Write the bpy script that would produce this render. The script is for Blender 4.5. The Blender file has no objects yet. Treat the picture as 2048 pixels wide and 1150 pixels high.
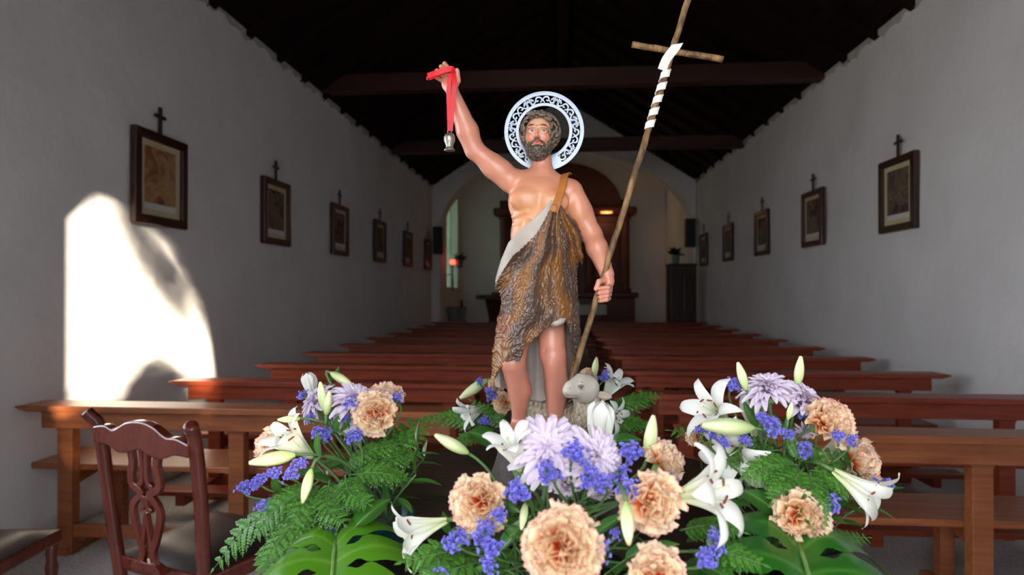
import bpy, bmesh, math, random
import numpy as np
from mathutils import Vector, Matrix, Quaternion
random.seed(7); rng = np.random.default_rng(11)
S = bpy.context.scene
COL = S.collection
PI = math.pi
# ------------------------------------------------------------------ camera
FPX, YAW, PITCH, CAMH = 1185.0, 0.079, 0.006, 1.50
cam_d = bpy.data.cameras.new('camera'); cam = bpy.data.objects.new('camera', cam_d); COL.objects.link(cam)
cam.location = (0, 0, CAMH); cam.rotation_euler = (PI/2 + PITCH, 0, YAW)
cam_d.sensor_width = 36; cam_d.lens = FPX/2048*36; cam_d.clip_start = 0.02; cam_d.clip_end = 200
cam_d.dof.use_dof = True; cam_d.dof.focus_distance = 1.18; cam_d.dof.aperture_fstop = 4.0
S.camera = cam
# ------------------------------------------------------------------ world, sun, exposure
W = bpy.data.worlds.new('sky'); S.world = W; W.use_nodes = True
bg = W.node_tree.nodes['Background']; bg.inputs[0].default_value = (0.80, 0.88, 1.0, 1); bg.inputs[1].default_value = 6.0
SUN_S, SUN_T = 1.55, 0.30          # along the nave and downwards, per metre to the left
sd = bpy.data.lights.new('sun', 'SUN'); sun = bpy.data.objects.new('sun', sd); COL.objects.link(sun)
sd.energy = 30.0; sd.color = (1.0, 0.86, 0.66); sd.angle = math.radians(1.0)
sun.location = (6, -9, 4)
sun.rotation_euler = Vector((-1, SUN_S, -SUN_T)).to_track_quat('-Z', 'Y').to_euler()
S.view_settings.view_transform = 'Standard'; S.view_settings.look = 'None'
S.view_settings.exposure = 0.22; S.view_settings.gamma = 1.0; S.view_settings.use_curve_mapping = False

def at(px, py, Y):
    """point on the plane y = Y seen at pixel (px, py) of the 2048x1150 photograph"""
    u, v = (px-1024)/FPX, (575-py)/FPX
    d = Vector((u, 1, v))
    c, s = math.cos(PITCH), math.sin(PITCH); d = Vector((d.x, c*d.y - s*d.z, s*d.y + c*d.z))
    c, s = math.cos(YAW), math.sin(YAW); d = Vector((c*d.x - s*d.y, s*d.x + c*d.y, d.z))
    t = Y/d.y
    return Vector((d.x*t, Y, CAMH + d.z*t))

# ------------------------------------------------------------------ materials
MAT = {}
def mat(name, col, rough=.5, col2=None, scale=8, stretch=(1,1,1), bump=0, bscale=None, bdist=.01, spec=.5, metal=0, coat=0,
        emit=None, estr=0, subsurf=0, sheen=0, detail=4, lo=.35, hi=.65, trans=0, alpha=1, coords='Object', extra=None, sssr=(.01,.006,.004)):
    m = bpy.data.materials.new(name); m.use_nodes = True; nt = m.node_tree; N = nt.nodes; Lk = nt.links
    p = N['Principled BSDF']
    p.inputs['Base Color'].default_value = (*col, 1); p.inputs['Roughness'].default_value = rough
    p.inputs['Metallic'].default_value = metal; p.inputs['Specular IOR Level'].default_value = spec
    p.inputs['Coat Weight'].default_value = coat; p.inputs['Coat Roughness'].default_value = .12
    if subsurf: p.inputs['Subsurface Weight'].default_value = subsurf; p.inputs['Subsurface Radius'].default_value = sssr; p.inputs['Subsurface Scale'].default_value = 1
    if trans: p.inputs['Transmission Weight'].default_value = trans
    p.inputs['Alpha'].default_value = alpha
    if emit: p.inputs['Emission Color'].default_value = (*emit, 1); p.inputs['Emission Strength'].default_value = estr
    tc = N.new('ShaderNodeTexCoord'); mp = N.new('ShaderNodeMapping'); mp.inputs['Scale'].default_value = stretch
    Lk.new(tc.outputs[coords], mp.inputs[0])
    if col2 is not None:
        nz = N.new('ShaderNodeTexNoise'); nz.inputs['Scale'].default_value = scale; nz.inputs['Detail'].default_value = detail
        Lk.new(mp.outputs[0], nz.inputs['Vector'])
        r = N.new('ShaderNodeValToRGB'); r.color_ramp.elements[0].position = lo; r.color_ramp.elements[1].position = hi
        r.color_ramp.elements[0].color = (*col, 1); r.color_ramp.elements[1].color = (*col2, 1)
        Lk.new(nz.outputs['Fac'], r.inputs[0]); Lk.new(r.outputs[0], p.inputs['Base Color'])
    if bump:
        n2 = N.new('ShaderNodeTexNoise'); n2.inputs['Scale'].default_value = bscale or scale*3; n2.inputs['Detail'].default_value = 5
        Lk.new(mp.outputs[0], n2.inputs['Vector'])
        b = N.new('ShaderNodeBump'); b.inputs['Strength'].default_value = bump; b.inputs['Distance'].default_value = bdist
        Lk.new(n2.outputs['Fac'], b.inputs['Height']); Lk.new(b.outputs[0], p.inputs['Normal'])
    if extra: extra(nt, p, mp)
    MAT[name] = m
    return m
def vcol_mat(name, rough=.5, spec=.5, coat=0, subsurf=0, trans=0, bump=0, bscale=60, bdist=.002, metal=0, sssr=(.004,.003,.002), noise=0):
    """material whose own paint / pigment colour is stored per vertex"""
    def ex(nt, p, mp):
        a = nt.nodes.new('ShaderNodeVertexColor'); a.layer_name = 'pigment'
        nt.links.new(a.outputs[0], p.inputs['Base Color'])
        if trans:   # thin tissue: light passes through
            t = nt.nodes.new('ShaderNodeBsdfTranslucent'); nt.links.new(a.outputs[0], t.inputs[0])
            mx = nt.nodes.new('ShaderNodeMixShader'); mx.inputs[0].default_value = trans
            out = nt.nodes['Material Output']
            nt.links.new(p.outputs[0], mx.inputs[1]); nt.links.new(t.outputs[0], mx.inputs[2]); nt.links.new(mx.outputs[0], out.inputs[0])
    return mat(name, (.8,.8,.8), rough, spec=spec, coat=coat, subsurf=subsurf, bump=bump, bscale=bscale, bdist=bdist, metal=metal, extra=ex, sssr=sssr)

mat('plaster', (.84,.825,.815), .9, (.90,.885,.88), 1.3, bump=.55, bscale=2.2, bdist=.06, spec=.2, detail=6)
mat('plaster_end', (.80,.79,.77), .9, (.86,.85,.83), 1.3, bump=.3, bscale=2.5, bdist=.04, spec=.2)
mat('stone_floor', (.36,.34,.31), .55, (.48,.45,.41), 60, bump=.1, spec=.4, lo=.4, hi=.6)
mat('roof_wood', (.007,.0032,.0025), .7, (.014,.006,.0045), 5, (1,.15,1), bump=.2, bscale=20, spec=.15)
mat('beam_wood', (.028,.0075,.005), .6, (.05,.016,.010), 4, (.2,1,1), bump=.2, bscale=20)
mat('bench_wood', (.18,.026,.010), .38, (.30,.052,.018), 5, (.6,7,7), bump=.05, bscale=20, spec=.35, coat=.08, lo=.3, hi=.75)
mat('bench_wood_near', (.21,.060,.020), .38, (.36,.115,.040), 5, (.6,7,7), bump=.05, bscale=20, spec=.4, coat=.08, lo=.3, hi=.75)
mat('chair_wood', (.10,.014,.008), .22, (.17,.028,.014), 7, (5,5,.8), coat=.5, lo=.3, hi=.75)
mat('leather', (.022,.012,.010), .38, (.032,.018,.015), 30, bump=.15, bscale=160, bdist=.003)
mat('frame_wood', (.030,.010,.007), .35, (.055,.018,.011), 6, (6,6,1), coat=.2)
mat('mat_board', (.62,.52,.32), .85, (.68,.58,.38), 5)
mat('dark_retable', (.075,.019,.011), .45, (.13,.032,.017), 6, (4,4,.8), bump=.1)
mat('black_plastic', (.012,.012,.013), .5)
mat('stone_grey', (.20,.20,.19), .9, (.27,.27,.25), 30, bump=.3)
mat('white_cloth', (.72,.72,.70), .9)
mat('candle_wax', (.75,.63,.45), .6, subsurf=.3)
mat('brass', (.55,.38,.14), .35, metal=1)
mat('iron', (.03,.028,.026), .55)
mat('lamp_red', (.6,.02,.01), .3, emit=(1,.05,.03), estr=6)
mat('lamp_warm', (1,.6,.3), .4, emit=(1,.30,.10), estr=2.0)
mat('plaster_out', (.70,.66,.58), .95, (.76,.72,.64), 2)
mat('earth', (.42,.36,.28), .95, (.50,.44,.35), 3)

# ------------------------------------------------------------------ object helpers
def link(name, me, m=None, parent=None, smooth=False):
    o = bpy.data.objects.new(name, me); COL.objects.link(o)
    if m is not None and not me.materials: me.materials.append(MAT[m] if isinstance(m, str) else m)
    if parent is not None: o.parent = parent
    if smooth: me.polygons.foreach_set('use_smooth', [True]*len(me.polygons))
    return o
def tag(o, label=None, cat=None, group=None, kind=None):
    if label: o['label'] = label
    if cat: o['category'] = cat
    if group: o['group'] = group
    if kind: o['kind'] = kind
    return o
def thing(name, label, cat, loc=(0,0,0), rz=0, group=None):
    o = bpy.data.objects.new(name, None); COL.objects.link(o); o.empty_display_size = .05
    o.location = loc; o.rotation_euler = (0, 0, rz)
    return tag(o, label, cat, group)
def copy_tree(o, parent=None):
    c = o.copy(); COL.objects.link(c); c.parent = parent
    for ch in list(o.children): copy_tree(ch, c)
    return c
def mesh(name, v, f):
    me = bpy.data.meshes.new(name); me.from_pydata([tuple(map(float, p)) for p in v], [], [tuple(map(int, q)) for q in f]); me.update(); return me
class MB:
    """collects shapes into one mesh"""
    def __init__(s): s.v = []; s.f = []
    def add(s, v, f):
        n = len(s.v); s.v += [tuple(p) for p in v]; s.f += [tuple(i+n for i in q) for q in f]; return s
    def box(s, x0, x1, y0, y1, z0, z1):
        return s.add([(x0,y0,z0),(x1,y0,z0),(x1,y1,z0),(x0,y1,z0),(x0,y0,z1),(x1,y0,z1),(x1,y1,z1),(x0,y1,z1)],
                     [(0,3,2,1),(4,5,6,7),(0,1,5,4),(1,2,6,5),(2,3,7,6),(3,0,4,7)])
    def prism(s, pts, d0, d1, axis='y'):
        """polygon (a, b) extruded: axis y -> (a, d, b); axis x -> (d, a, b); axis z -> (a, b, d)"""
        n = len(pts)
        mk = {'y': lambda a,b,d: (a,d,b), 'x': lambda a,b,d: (d,a,b), 'z': lambda a,b,d: (a,b,d)}[axis]
        v = [mk(a,b,d0) for a,b in pts] + [mk(a,b,d1) for a,b in pts]
        f = [tuple(range(n))[::-1], tuple(range(n, 2*n))] + [(i, (i+1)%n, n+(i+1)%n, n+i) for i in range(n)]
        return s.add(v, f)
    def tube(s, pts, r, n=8, cap=True, flat=None):
        pts = [Vector(p) for p in pts]; m = len(pts)
        rs = r if isinstance(r, (list, tuple)) else [r]*m
        t0 = (pts[1]-pts[0]).normalized(); up = Vector((0,0,1)) if abs(t0.z) < .9 else Vector((1,0,0))
        a = t0.cross(up).normalized(); V = []
        for i in range(m):
            t = (pts[min(i+1,m-1)] - pts[max(i-1,0)]).normalized()
            a = (a - t*a.dot(t)).normalized(); b = t.cross(a)
            for k in range(n):
                q = 2*PI*k/n; V.append(pts[i] + (a*math.cos(q) + b*math.sin(q))*rs[i])
        F = [(i*n+k, i*n+(k+1)%n, (i+1)*n+(k+1)%n, (i+1)*n+k) for i in range(m-1) for k in range(n)]
        if cap: F += [tuple(range(n))[::-1], tuple((m-1)*n+k for k in range(n))]
        return s.add(V, F)
    def lathe(s, prof, n=20, c=(0,0,0)):
        V = [(c[0]+r*math.cos(2*PI*k/n), c[1]+r*math.sin(2*PI*k/n), c[2]+z) for r, z in prof for k in range(n)]
        m = len(prof)
        F = [(i*n+k, i*n+(k+1)%n, (i+1)*n+(k+1)%n, (i+1)*n+k) for i in range(m-1) for k in range(n)]
        F += [tuple(range(n))[::-1], tuple((m-1)*n+k for k in range(n))]
        return s.add(V, F)
    def ribbon(s, pts, w, t, side):
        """flat band along pts; side = width direction"""
        V = []; pts = [Vector(p) for p in pts]; m = len(pts)
        for i, p in enumerate(pts):
            tg = (pts[min(i+1,m-1)] - pts[max(i-1,0)]).normalized()
            sd_ = Vector(side[i] if isinstance(side, list) else side); sd_ = (sd_ - tg*sd_.dot(tg)).normalized(); nn = tg.cross(sd_)
            ww = (w[i] if isinstance(w, list) else w)/2
            V += [p - sd_*ww - nn*t/2, p + sd_*ww - nn*t/2, p + sd_*ww + nn*t/2, p - sd_*ww + nn*t/2]
        F = [(i*4+k, i*4+(k+1)%4, (i+1)*4+(k+1)%4, (i+1)*4+k) for i in range(m-1) for k in range(4)]
        F += [(3,2,1,0), tuple((m-1)*4+k for k in range(4))]
        return s.add(V, F)
    def mesh(s, name): 
        me = mesh(name, s.v, s.f)
        bm = bmesh.new(); bm.from_mesh(me); bmesh.ops.recalc_face_normals(bm, faces=bm.faces); bm.to_mesh(me); bm.free()
        return me
    def build(s, name, m, parent=None, smooth=False, bevel=0, kind=None):
        o = link(name, s.mesh(name), m, parent, smooth)
        if bevel:
            b = o.modifiers.new('bevel', 'BEVEL'); b.width = bevel; b.segments = 2; b.limit_method = 'ANGLE'
        if kind: o['kind'] = kind
        return o
def box(name, m, x0, x1, y0, y1, z0, z1, parent=None, bevel=0, kind=None):
    return MB().box(x0,x1,y0,y1,z0,z1).build(name, m, parent, bevel=bevel, kind=kind)
def spline(pts, n=8):
    """Catmull-Rom through pts"""
    P = [Vector(p) for p in pts]; P = [P[0]*2-P[1]] + P + [P[-1]*2-P[-2]]; out = []
    for i in range(1, len(P)-2):
        for k in range(n):
            t = k/n; a,b,c,d = P[i-1],P[i],P[i+1],P[i+2]
            out.append(.5*((2*b) + (c-a)*t + (2*a-5*b+4*c-d)*t*t + (3*b-a-3*c+d)*t**3))
    return out + [P[-2]]

# ------------------------------------------------------------------ the nave
XL, XR, YF, YE = -3.078, 3.214, -0.35, 14.25
EL, ER = 4.03, 4.085               # eaves
def wavy_wall(name, x, y0, y1, z0, z1, inward, hole=None):
    """hand-plastered wall: gently uneven sheet with a solid back"""
    ny, nz = int((y1-y0)/.14), int((z1-z0)/.14); V = []; F = []
    r = np.random.default_rng(5 if inward > 0 else 9)
    ph = r.uniform(0, 6.28, 40); 
    for j in range(nz+1):
        for i in range(ny+1):
            y = y0+(y1-y0)*i/ny; z = z0+(z1-z0)*j/nz
            d = .007*math.sin(1.7*y+ph[0]+.8*math.sin(1.1*z+ph[1])) + .005*math.sin(2.6*z+ph[2]+.9*y) + .004*math.sin(4.3*y+ph[3]+2.1*z) + .002*math.sin(9*y+ph[4])*math.sin(8*z+ph[5])
            V.append((x + inward*(d-.008), y, z))
    idx = lambda i, j: j*(ny+1)+i
    for j in range(nz):
        for i in range(ny):
            y = y0+(y1-y0)*(i+.5)/ny; z = z0+(z1-z0)*(j+.5)/nz
            if hole and hole(y, z): continue
            F.append((idx(i,j), idx(i+1,j), idx(i+1,j+1), idx(i,j+1)))
    o = link(name, mesh(name, V, F), 'plaster', smooth=True); tag(o, kind='structure')
    s_ = o.modifiers.new('thick', 'SOLIDIFY'); s_.thickness = .5; s_.offset = 1 if inward < 0 else -1
    return o
FILL_WIN = lambda y, z: .35 < y < 2.45 and 1.0 < z < 3.5       # unseen side window, added to bring fill daylight onto the right wall
wavy_wall('wall_left', XL, YF-.2, YE, 0, 4.6, 1, FILL_WIN)
wavy_wall('wall_right', XR, YF-.2, YE, 0, 4.6, -1)
fl = box('floor', 'stone_floor', XL-.5, XR+.5, -.9, 19.2, -.12, 0, kind='structure')
wf = MB(); wf.box(XL-.30, XL-.24, .33, .40, 1.0, 3.55); wf.box(XL-.30, XL-.24, 2.40, 2.47, 1.0, 3.55); wf.box(XL-.30, XL-.24, .33, 2.47, .97, 1.05); wf.box(XL-.30, XL-.24, .33, 2.47, 3.46, 3.55); wf.box(XL-.29, XL-.25, 1.37, 1.43, 1.0, 3.5); wf.box(XL-.29, XL-.25, .35, 2.45, 2.6, 2.65)
wf.build('added_fill_window', 'frame_wood', kind='structure')  # frame of the added fill window
# front wall behind the camera with the arched doorway that lets the sun in
door = [(-.58, 0), (-.58, 2.70), (-.45, 2.92), (-.2, 3.05), (.12, 3.04), (.36, 2.92), (.60, 2.52), (.68, 2.15), (.73, 1.8), (.78, 1.2), (.80, 0)]
b = MB()
def wall_cell(poly): b.prism(poly, YF-.5, YF)
wall_cell([(XL-.5,0),(-.58,0),(-.58,2.70),(XL-.5,2.70)]); wall_cell([(XR+.5,0),(XR+.5,2.70),(.53,2.70)] + door[6:])
wall_cell([(XL-.5,2.70)] + door[1:6] + [(.53,2.70),(XR+.5,2.70),(XR+.5,4.4),(.08,6.4),(XL-.5,4.4)])
b.build('wall_front', 'plaster', kind='structure')
# outside: sunlit forecourt that bounces light through the door
box('courtyard_ground', 'earth', -16, 16, -22, -.9, -.16, -.04, kind='structure')

# unseen hedge and bush added to block the low sun; a tree dapples it
mat('outdoor_leaf', (.03,.07,.015), .6, (.06,.11,.03), 20)
def leaf_mass(name, blobs, n, size, label, cat, trunk=None, seed=1):
    rr = np.random.default_rng(seed); t = bpy.data.objects.new(name, None); COL.objects.link(t); t['label'] = label; t['category'] = cat; t.location = (blobs[0][0][0], blobs[0][0][1], -.04)
    V = []; F = []
    for c, r, m_ in blobs:
        for _ in range(m_):
            u = rr.normal(size=3); u *= rr.uniform(.0, 1)**.4/np.linalg.norm(u); p_ = np.array(c)+u*np.array(r)-np.array(t.location); a = rr.normal(size=3); a /= np.linalg.norm(a); e = np.cross(a, rr.normal(size=3)); e /= np.linalg.norm(e); k0 = len(V); V += [p_-a*size, p_+e*size*.5, p_+a*size, p_-e*size*.5]; F.append((k0,k0+1,k0+2,k0+3))
    o = link('foliage', mesh('foliage', V, F), 'outdoor_leaf', t); o['kind'] = 'stuff'
    for tr in trunk or []: MB().tube([np.array(q)-np.array(t.location) for q in tr[0]], tr[1], 10).build('trunk', 'roof_wood', t, True)
    return t
leaf_mass('hedge_sun_blocker', [((1.5+.19*i, -4.1, .95), (.30, .26, 1.32 if i < 2 else (1.62 if 5 <= i <= 10 else 1.42)), 1600) for i in range(19)], 0, .06, 'unseen green hedge added outside the door to block low sun', 'hedge')
leaf_mass('bush_sun_blocker', [((1.86, -3.3, 1.5), (.32, .32, 1.02), 5200)], 0, .05, 'unseen rounded bush added outside the door to shape the sun patch', 'bush', [([(1.86,-3.3,-.04),(1.86,-3.3,1.5)], .05)], 2)
leaf_mass('forecourt_tree', [((x_-.19, -8.0, z_+.08), (.13, .25, .25), 95) for x_, z_ in ((4.70,4.66),(4.80,4.46),(4.92,4.27),(5.02,4.12),(5.11,4.0),(5.21,3.88),(5.29,3.78))] + [((6.9, -8, 5.4), (1.3,1.0,1.1), 3000)], 0, .06, 'leafy tree in the forecourt outside the door', 'tree', [([(7.2,-8,-.04),(7.1,-8,2.5),(6.9,-8,5)], .12)], 3)
# roof: rafters, boards, ridge; every tie beam its own
RID = 6.12; XC = (XL+XR)/2
ceil_ = bpy.data.objects.new('ceiling', None); COL.objects.link(ceil_); tag(ceil_, kind='structure')
for side, xe, ze in ((-1, XL-.25, EL-.13), (1, XR+.25, ER-.13)):
    a = Vector((xe, 0, ze)); r_ = Vector((XC, 0, RID)); d = (r_-a); Ln = d.length; d.normalize(); n = Vector((-d.z, 0, d.x)) * (1 if d.x > 0 else -1)
    if n.z < 0: n = -n
    # boards run along the nave, one above the other up the slope
    bm_ = MB(); nb = 22; wv = Ln/nb
    p0 = [a+d*0, a+d*(wv-.008)]
    V = [(p.x, y, p.z) for y in (YF-.5, YE) for p in p0] + [((p+n*.03).x, y, (p+n*.03).z) for y in (YF-.5, YE) for p in p0]
    bm_.add(V, [(0,1,3,2),(4,6,7,5),(0,2,6,4),(1,5,7,3),(0,4,5,1),(2,3,7,6)])
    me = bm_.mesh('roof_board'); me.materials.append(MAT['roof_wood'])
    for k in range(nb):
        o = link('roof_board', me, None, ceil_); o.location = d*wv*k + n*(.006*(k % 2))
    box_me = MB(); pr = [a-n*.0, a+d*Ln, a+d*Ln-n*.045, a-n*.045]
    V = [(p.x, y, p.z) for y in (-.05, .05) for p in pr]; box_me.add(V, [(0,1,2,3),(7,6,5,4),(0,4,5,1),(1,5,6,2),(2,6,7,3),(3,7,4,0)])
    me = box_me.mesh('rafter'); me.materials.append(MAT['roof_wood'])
    for k in range(22):
        o = link('rafter', me, None, ceil_); o.location = (0, .6 + .63*k, 0)
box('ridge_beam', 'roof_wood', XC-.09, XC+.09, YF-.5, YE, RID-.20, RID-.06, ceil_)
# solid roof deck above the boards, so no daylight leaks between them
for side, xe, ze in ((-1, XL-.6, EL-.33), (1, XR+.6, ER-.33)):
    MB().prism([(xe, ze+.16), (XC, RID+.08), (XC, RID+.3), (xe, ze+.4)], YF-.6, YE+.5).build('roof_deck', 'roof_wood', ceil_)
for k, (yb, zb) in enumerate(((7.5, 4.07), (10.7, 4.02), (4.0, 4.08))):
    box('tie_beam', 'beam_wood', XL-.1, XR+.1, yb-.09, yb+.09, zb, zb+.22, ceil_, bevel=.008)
# plaster cornice patches where the rafters meet the walls
mat('mortar', (.52,.49,.45), .95, (.6,.57,.52), 8, bump=.4)
for side, x, ze in ((-1, XL, EL), (1, XR, ER)):
    b = MB(); ny = 160
    pts = [(YF+(YE-YF)*i/ny, ze-.02+.030*math.sin(i*2.1)+.022*math.sin(i*.77+side)) for i in range(ny+1)]
    b.prism(pts + [(YE, ze+.3), (YF, ze+.3)], x-side*.012, x+side*.1, 'x'); b.build('trim_1' if side < 0 else 'trim_2', 'mortar', kind='structure')

# ------------------------------------------------------------------ end wall with the chancel arch
AC, AA, AS, AB = .13, 3.02, 3.03, 1.78      # arch centre, half width, spring height, rise
arc = [(AC+AA*math.cos(t), AS+AB*math.sin(t)) for t in np.linspace(PI, 0, 41)]
b = MB()
for i in range(40):
    (xa, za), (xb, zb) = arc[i], arc[i+1]
    b.prism([(xa,za),(xb,zb),(xb,6.6),(xa,6.6)], YE, YE+.55)
b.prism([(XL-.3,0),(AC-AA,0),(AC-AA,6.6),(XL-.3,6.6)], YE, YE+.55); b.prism([(AC+AA,0),(XR+.3,0),(XR+.3,6.6),(AC+AA,6.6)], YE, YE+.55)
b.build('wall_end', 'plaster_end', kind='structure')
YB = 18.2
box('wall_chancel_back', 'plaster_end', -3.4, 3.6, YB, YB+.3, 0, 6.4, kind='structure')
b = MB().box(-3.3, -2.98, YE+.55, 15.6, 0, 6); b.box(-3.3, -2.98, 17.3, YB, 0, 6); b.box(-3.3, -2.98, 15.6, 17.3, 0, 1.6); b.box(-3.3, -2.98, 15.6, 17.3, 4.2, 6)
b.build('wall_chancel_left', 'plaster_end', kind='structure')
b = MB().box(3.2, 3.5, YE+.55, YB, 0, 6)
b.build('wall_chancel_right', 'plaster_end', kind='structure')
box('floor_chancel', 'stone_floor', -2.98, 3.2, YE-.2, YB, 0, .16, kind='structure')
box('ceiling_chancel', 'plaster_end', -3.4, 3.6, YE+.3, YB+.3, 6.0, 6.25, kind='structure')
mat('chancel_glass', (.15,.19,.12), .5, (.11,.15,.09), 3, trans=.9)
box('window_1', 'chancel_glass', -3.2, -3.18, 15.6, 17.3, 1.6, 4.2, kind='structure')
# ------------------------------------------------------------------ chancel furniture
FZ = .16
def retable():
    t = thing('altarpiece', 'tall dark red wooden altarpiece with arched top behind the altar', 'altarpiece', (.16, 17.75, FZ))
    box('base', 'dark_retable', -2.05, 2.05, -.25, .3, 0, 1.15, t, .02)
    for x in (-1.35, 0, 1.35): box('base_panel', 'dark_retable', x-.5, x+.5, -.28, -.25, .2, .95, t, .01)
    box('lower_cornice', 'dark_retable', -2.15, 2.15, -.32, .3, 1.15, 1.3, t, .03)
    box('back_panel', 'dark_retable', -1.95, 1.95, .2, .3, 1.3, 4.1, t)
    for x in (-1.8, -.75, .75, 1.8):
        MB().lathe([(.16,0),(.16,.1),(.12,.14),(.115,.3),(.12,1.2),(.10,2.0),(.10,2.1),(.16,2.2),(.17,2.3)], 16, (x, -.08, 1.3)).build('column', 'dark_retable', t, True)
    box('upper_cornice', 'dark_retable', -2.1, 2.1, -.34, .3, 3.6, 3.8, t, .03)
    arcp = [(1.7*math.cos(q), 3.8+1.35*math.sin(q)) for q in np.linspace(0, PI, 25)]
    MB().prism(arcp, -.12, .3).build('arched_pediment', 'dark_retable', t, bevel=.02)
    arcn = [(.5*math.cos(q), 2.7+.5*math.sin(q)) for q in np.linspace(0, PI, 17)] + [(-.5, 1.4), (.5, 1.4)]
    arco = [(.62*math.cos(q), 2.7+.62*math.sin(q)) for q in np.linspace(0, PI, 17)]
    b = MB()
    for i in range(16): b.prism([arcn[i], arcn[i+1], arco[i+1], arco[i]], -.02, .2)
    b.box(.5, .62, -.02, .2, 1.3, 2.7); b.box(-.62, -.5, -.02, .2, 1.3, 2.7); b.build('niche_frame', 'dark_retable', t)
    for x in (-1.28, 1.28): box('side_panel', 'dark_retable', x-.36, x+.36, .12, .2, 1.5, 3.4, t, .02)
    return t
retable()
def glow(px, py, Y, lab):
    p = at(px, py, Y)
    t = thing('picture_lamp', lab, 'lamp', p)
    MB().tube([(-.16,0,0),(.16,0,0)], .022, 10).build('bulb', 'lamp_warm', t, True)
    MB().prism([(0,-.03),(.05,.05),(-.06,.05),(-.06,.04),(.03,.035)], -.2, .2, 'x').build('shade', 'brass', t)
    box('bracket', 'brass', -.02, .02, .03, .212, .0, .03, t)
    l = bpy.data.lights.new('lamp_light', 'POINT'); l.energy = 7; l.color = (1, .42, .16); l.shadow_soft_size = .12
    lo = bpy.data.objects.new('lamp_light', l); COL.objects.link(lo); lo.location = (0, -.12, -.06); lo.parent = t
glow(1213, 425, 17.2, 'small warm lamp glowing on the altarpiece beside the statue')
# altar table
t = thing('altar_table', 'altar table under a white cloth in front of the altarpiece', 'altar', (.2, 16.5, FZ))
box('table_top', 'dark_retable', -1.05, 1.05, -.38, .38, .88, .95, t, .01)
for x in (-.85, .85): box('leg', 'dark_retable', x-.15, x+.15, -.25, .25, 0, .88, t, .02)
b = MB().box(-1.08, 1.08, -.40, .40, .951, .957); b.box(-1.08, 1.08, -.405, -.40, .70, .957)
c = b.build('altar_cloth', 'white_cloth'); c.location = (.2, 16.5, FZ); tag(c, 'white cloth spread over the altar table', 'cloth')
def candle(px, py0, py1, Y, lab, name='altar_candle', r=.03):
    p0, p1 = at(px, py0, Y), at(px, py1, Y)
    t = thing(name, lab, 'candle', p1)
    h = p0.z-p1.z
    MB().lathe([(r*2.1,0),(r*2.1,.02),(r*.8,.05),(r*.8,h*.28),(r*1.7,h*.3)], 14).build('holder', 'dark_retable', t, True)
    MB().lathe([(r,h*.3),(r,h*.97),(r*.3,h)], 14).build('wax', 'candle_wax', t, True)
    MB().tube([(0,0,h*.98),(0,0,h*1.05)], .004, 6).build('wick', 'iron', t)
# left of the arch: planter, paschal candle, sanctuary lamp
pl = at(913, 642, 15.2)
t = thing('stone_planter', 'grey stone planter standing left of the chancel', 'planter', (pl.x, 15.2, FZ))
box('plinth', 'stone_grey', -.22, .22, -.22, .22, 0, pl.z-FZ+.02, t, .01)
hz = pl.z-FZ
MB().lathe([(.20,hz),(.22,hz+.06),(.27,hz+.32),(.29,hz+.36),(.26,hz+.36),(.24,hz+.30)], 24).build('bowl', 'stone_grey', t, True)
candle(923, 562, 617, 15.2, 'tall cream candle with red base above the stone planter', 'paschal_candle', .05)
p = at(905, 525, 15.0)
t = thing('sanctuary_lamp', 'small glowing red lamp on a bracket left of the chancel', 'lamp', p)
MB().lathe([(.02,-.06),(.05,-.05),(.06,.0),(.06,.05),(.045,.07)], 14).build('glass', 'lamp_red', t, True)
MB().lathe([(.07,-.08),(.07,-.055),(.02,-.055),(.015,-.3),(.03,-.55),(.012,-.72)], 12).build('stand', 'iron', t, True)
MB().tube([(0,0,-.3),(-.15,0,-.32),(-.30,.0,-.3)], .015, 6).build('bracket', 'iron', t)
mat('far_leaf', (.02,.05,.012), .5, (.035,.08,.02), 20)
def far_plant(name, p, r, n, lab):
    b = MB(); rr = random.Random(n)
    for k in range(n):
        a = rr.uniform(0, 6.28); e = rr.uniform(.2, 1.4); L_ = r*rr.uniform(.6, 1.1)
        d = Vector((math.cos(a)*math.cos(e), math.sin(a)*math.cos(e), math.sin(e))); s_ = d.cross(Vector((0,0,1))).normalized()*L_*.16
        q = d*L_; b.add([(0,0,0), d*L_*.5+s_, q - Vector((0,0,L_*.25)), d*L_*.5-s_], [(0,1,2,3)])
    t = thing(name, lab, 'plant', p); b.build('foliage', 'far_leaf', t)
    MB().lathe([(.07,-.2),(.1,0),(.08,0)], 12).build('pot', 'stone_grey', t, True)
far_plant('potted_plant', at(919, 520, 15.1), .28, 26, 'small dark plant just right of the red lamp')
# right of the arch: cabinet with a plant
pc = at(1362, 528, 13.8)
t = thing('dark_cabinet', 'dark wooden cabinet right of the chancel arch', 'cabinet', (pc.x, 13.8, 0)); hc = pc.z
box('body', 'frame_wood', -.29, .29, -.22, .22, 0, hc-.05, t, .01); box('top_board', 'frame_wood', -.31, .31, -.26, .24, hc-.05, hc, t, .01)
for x in (-.14, .14):
    d = box('door', 'frame_wood', x-.125, x+.125, -.24, -.22, .1, hc-.15, t, .01); MB().lathe([(.012,0),(.018,.02),(.0,.03)], 8, (0,0,0)).build('knob', 'brass', d).location = (x*.2, -.255, hc*.5)
far_plant('potted_plant', (pc.x-.12, 13.8, pc.z+.2), .30, 30, 'dark leafy plant standing on the cabinet right of the chancel')
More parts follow.
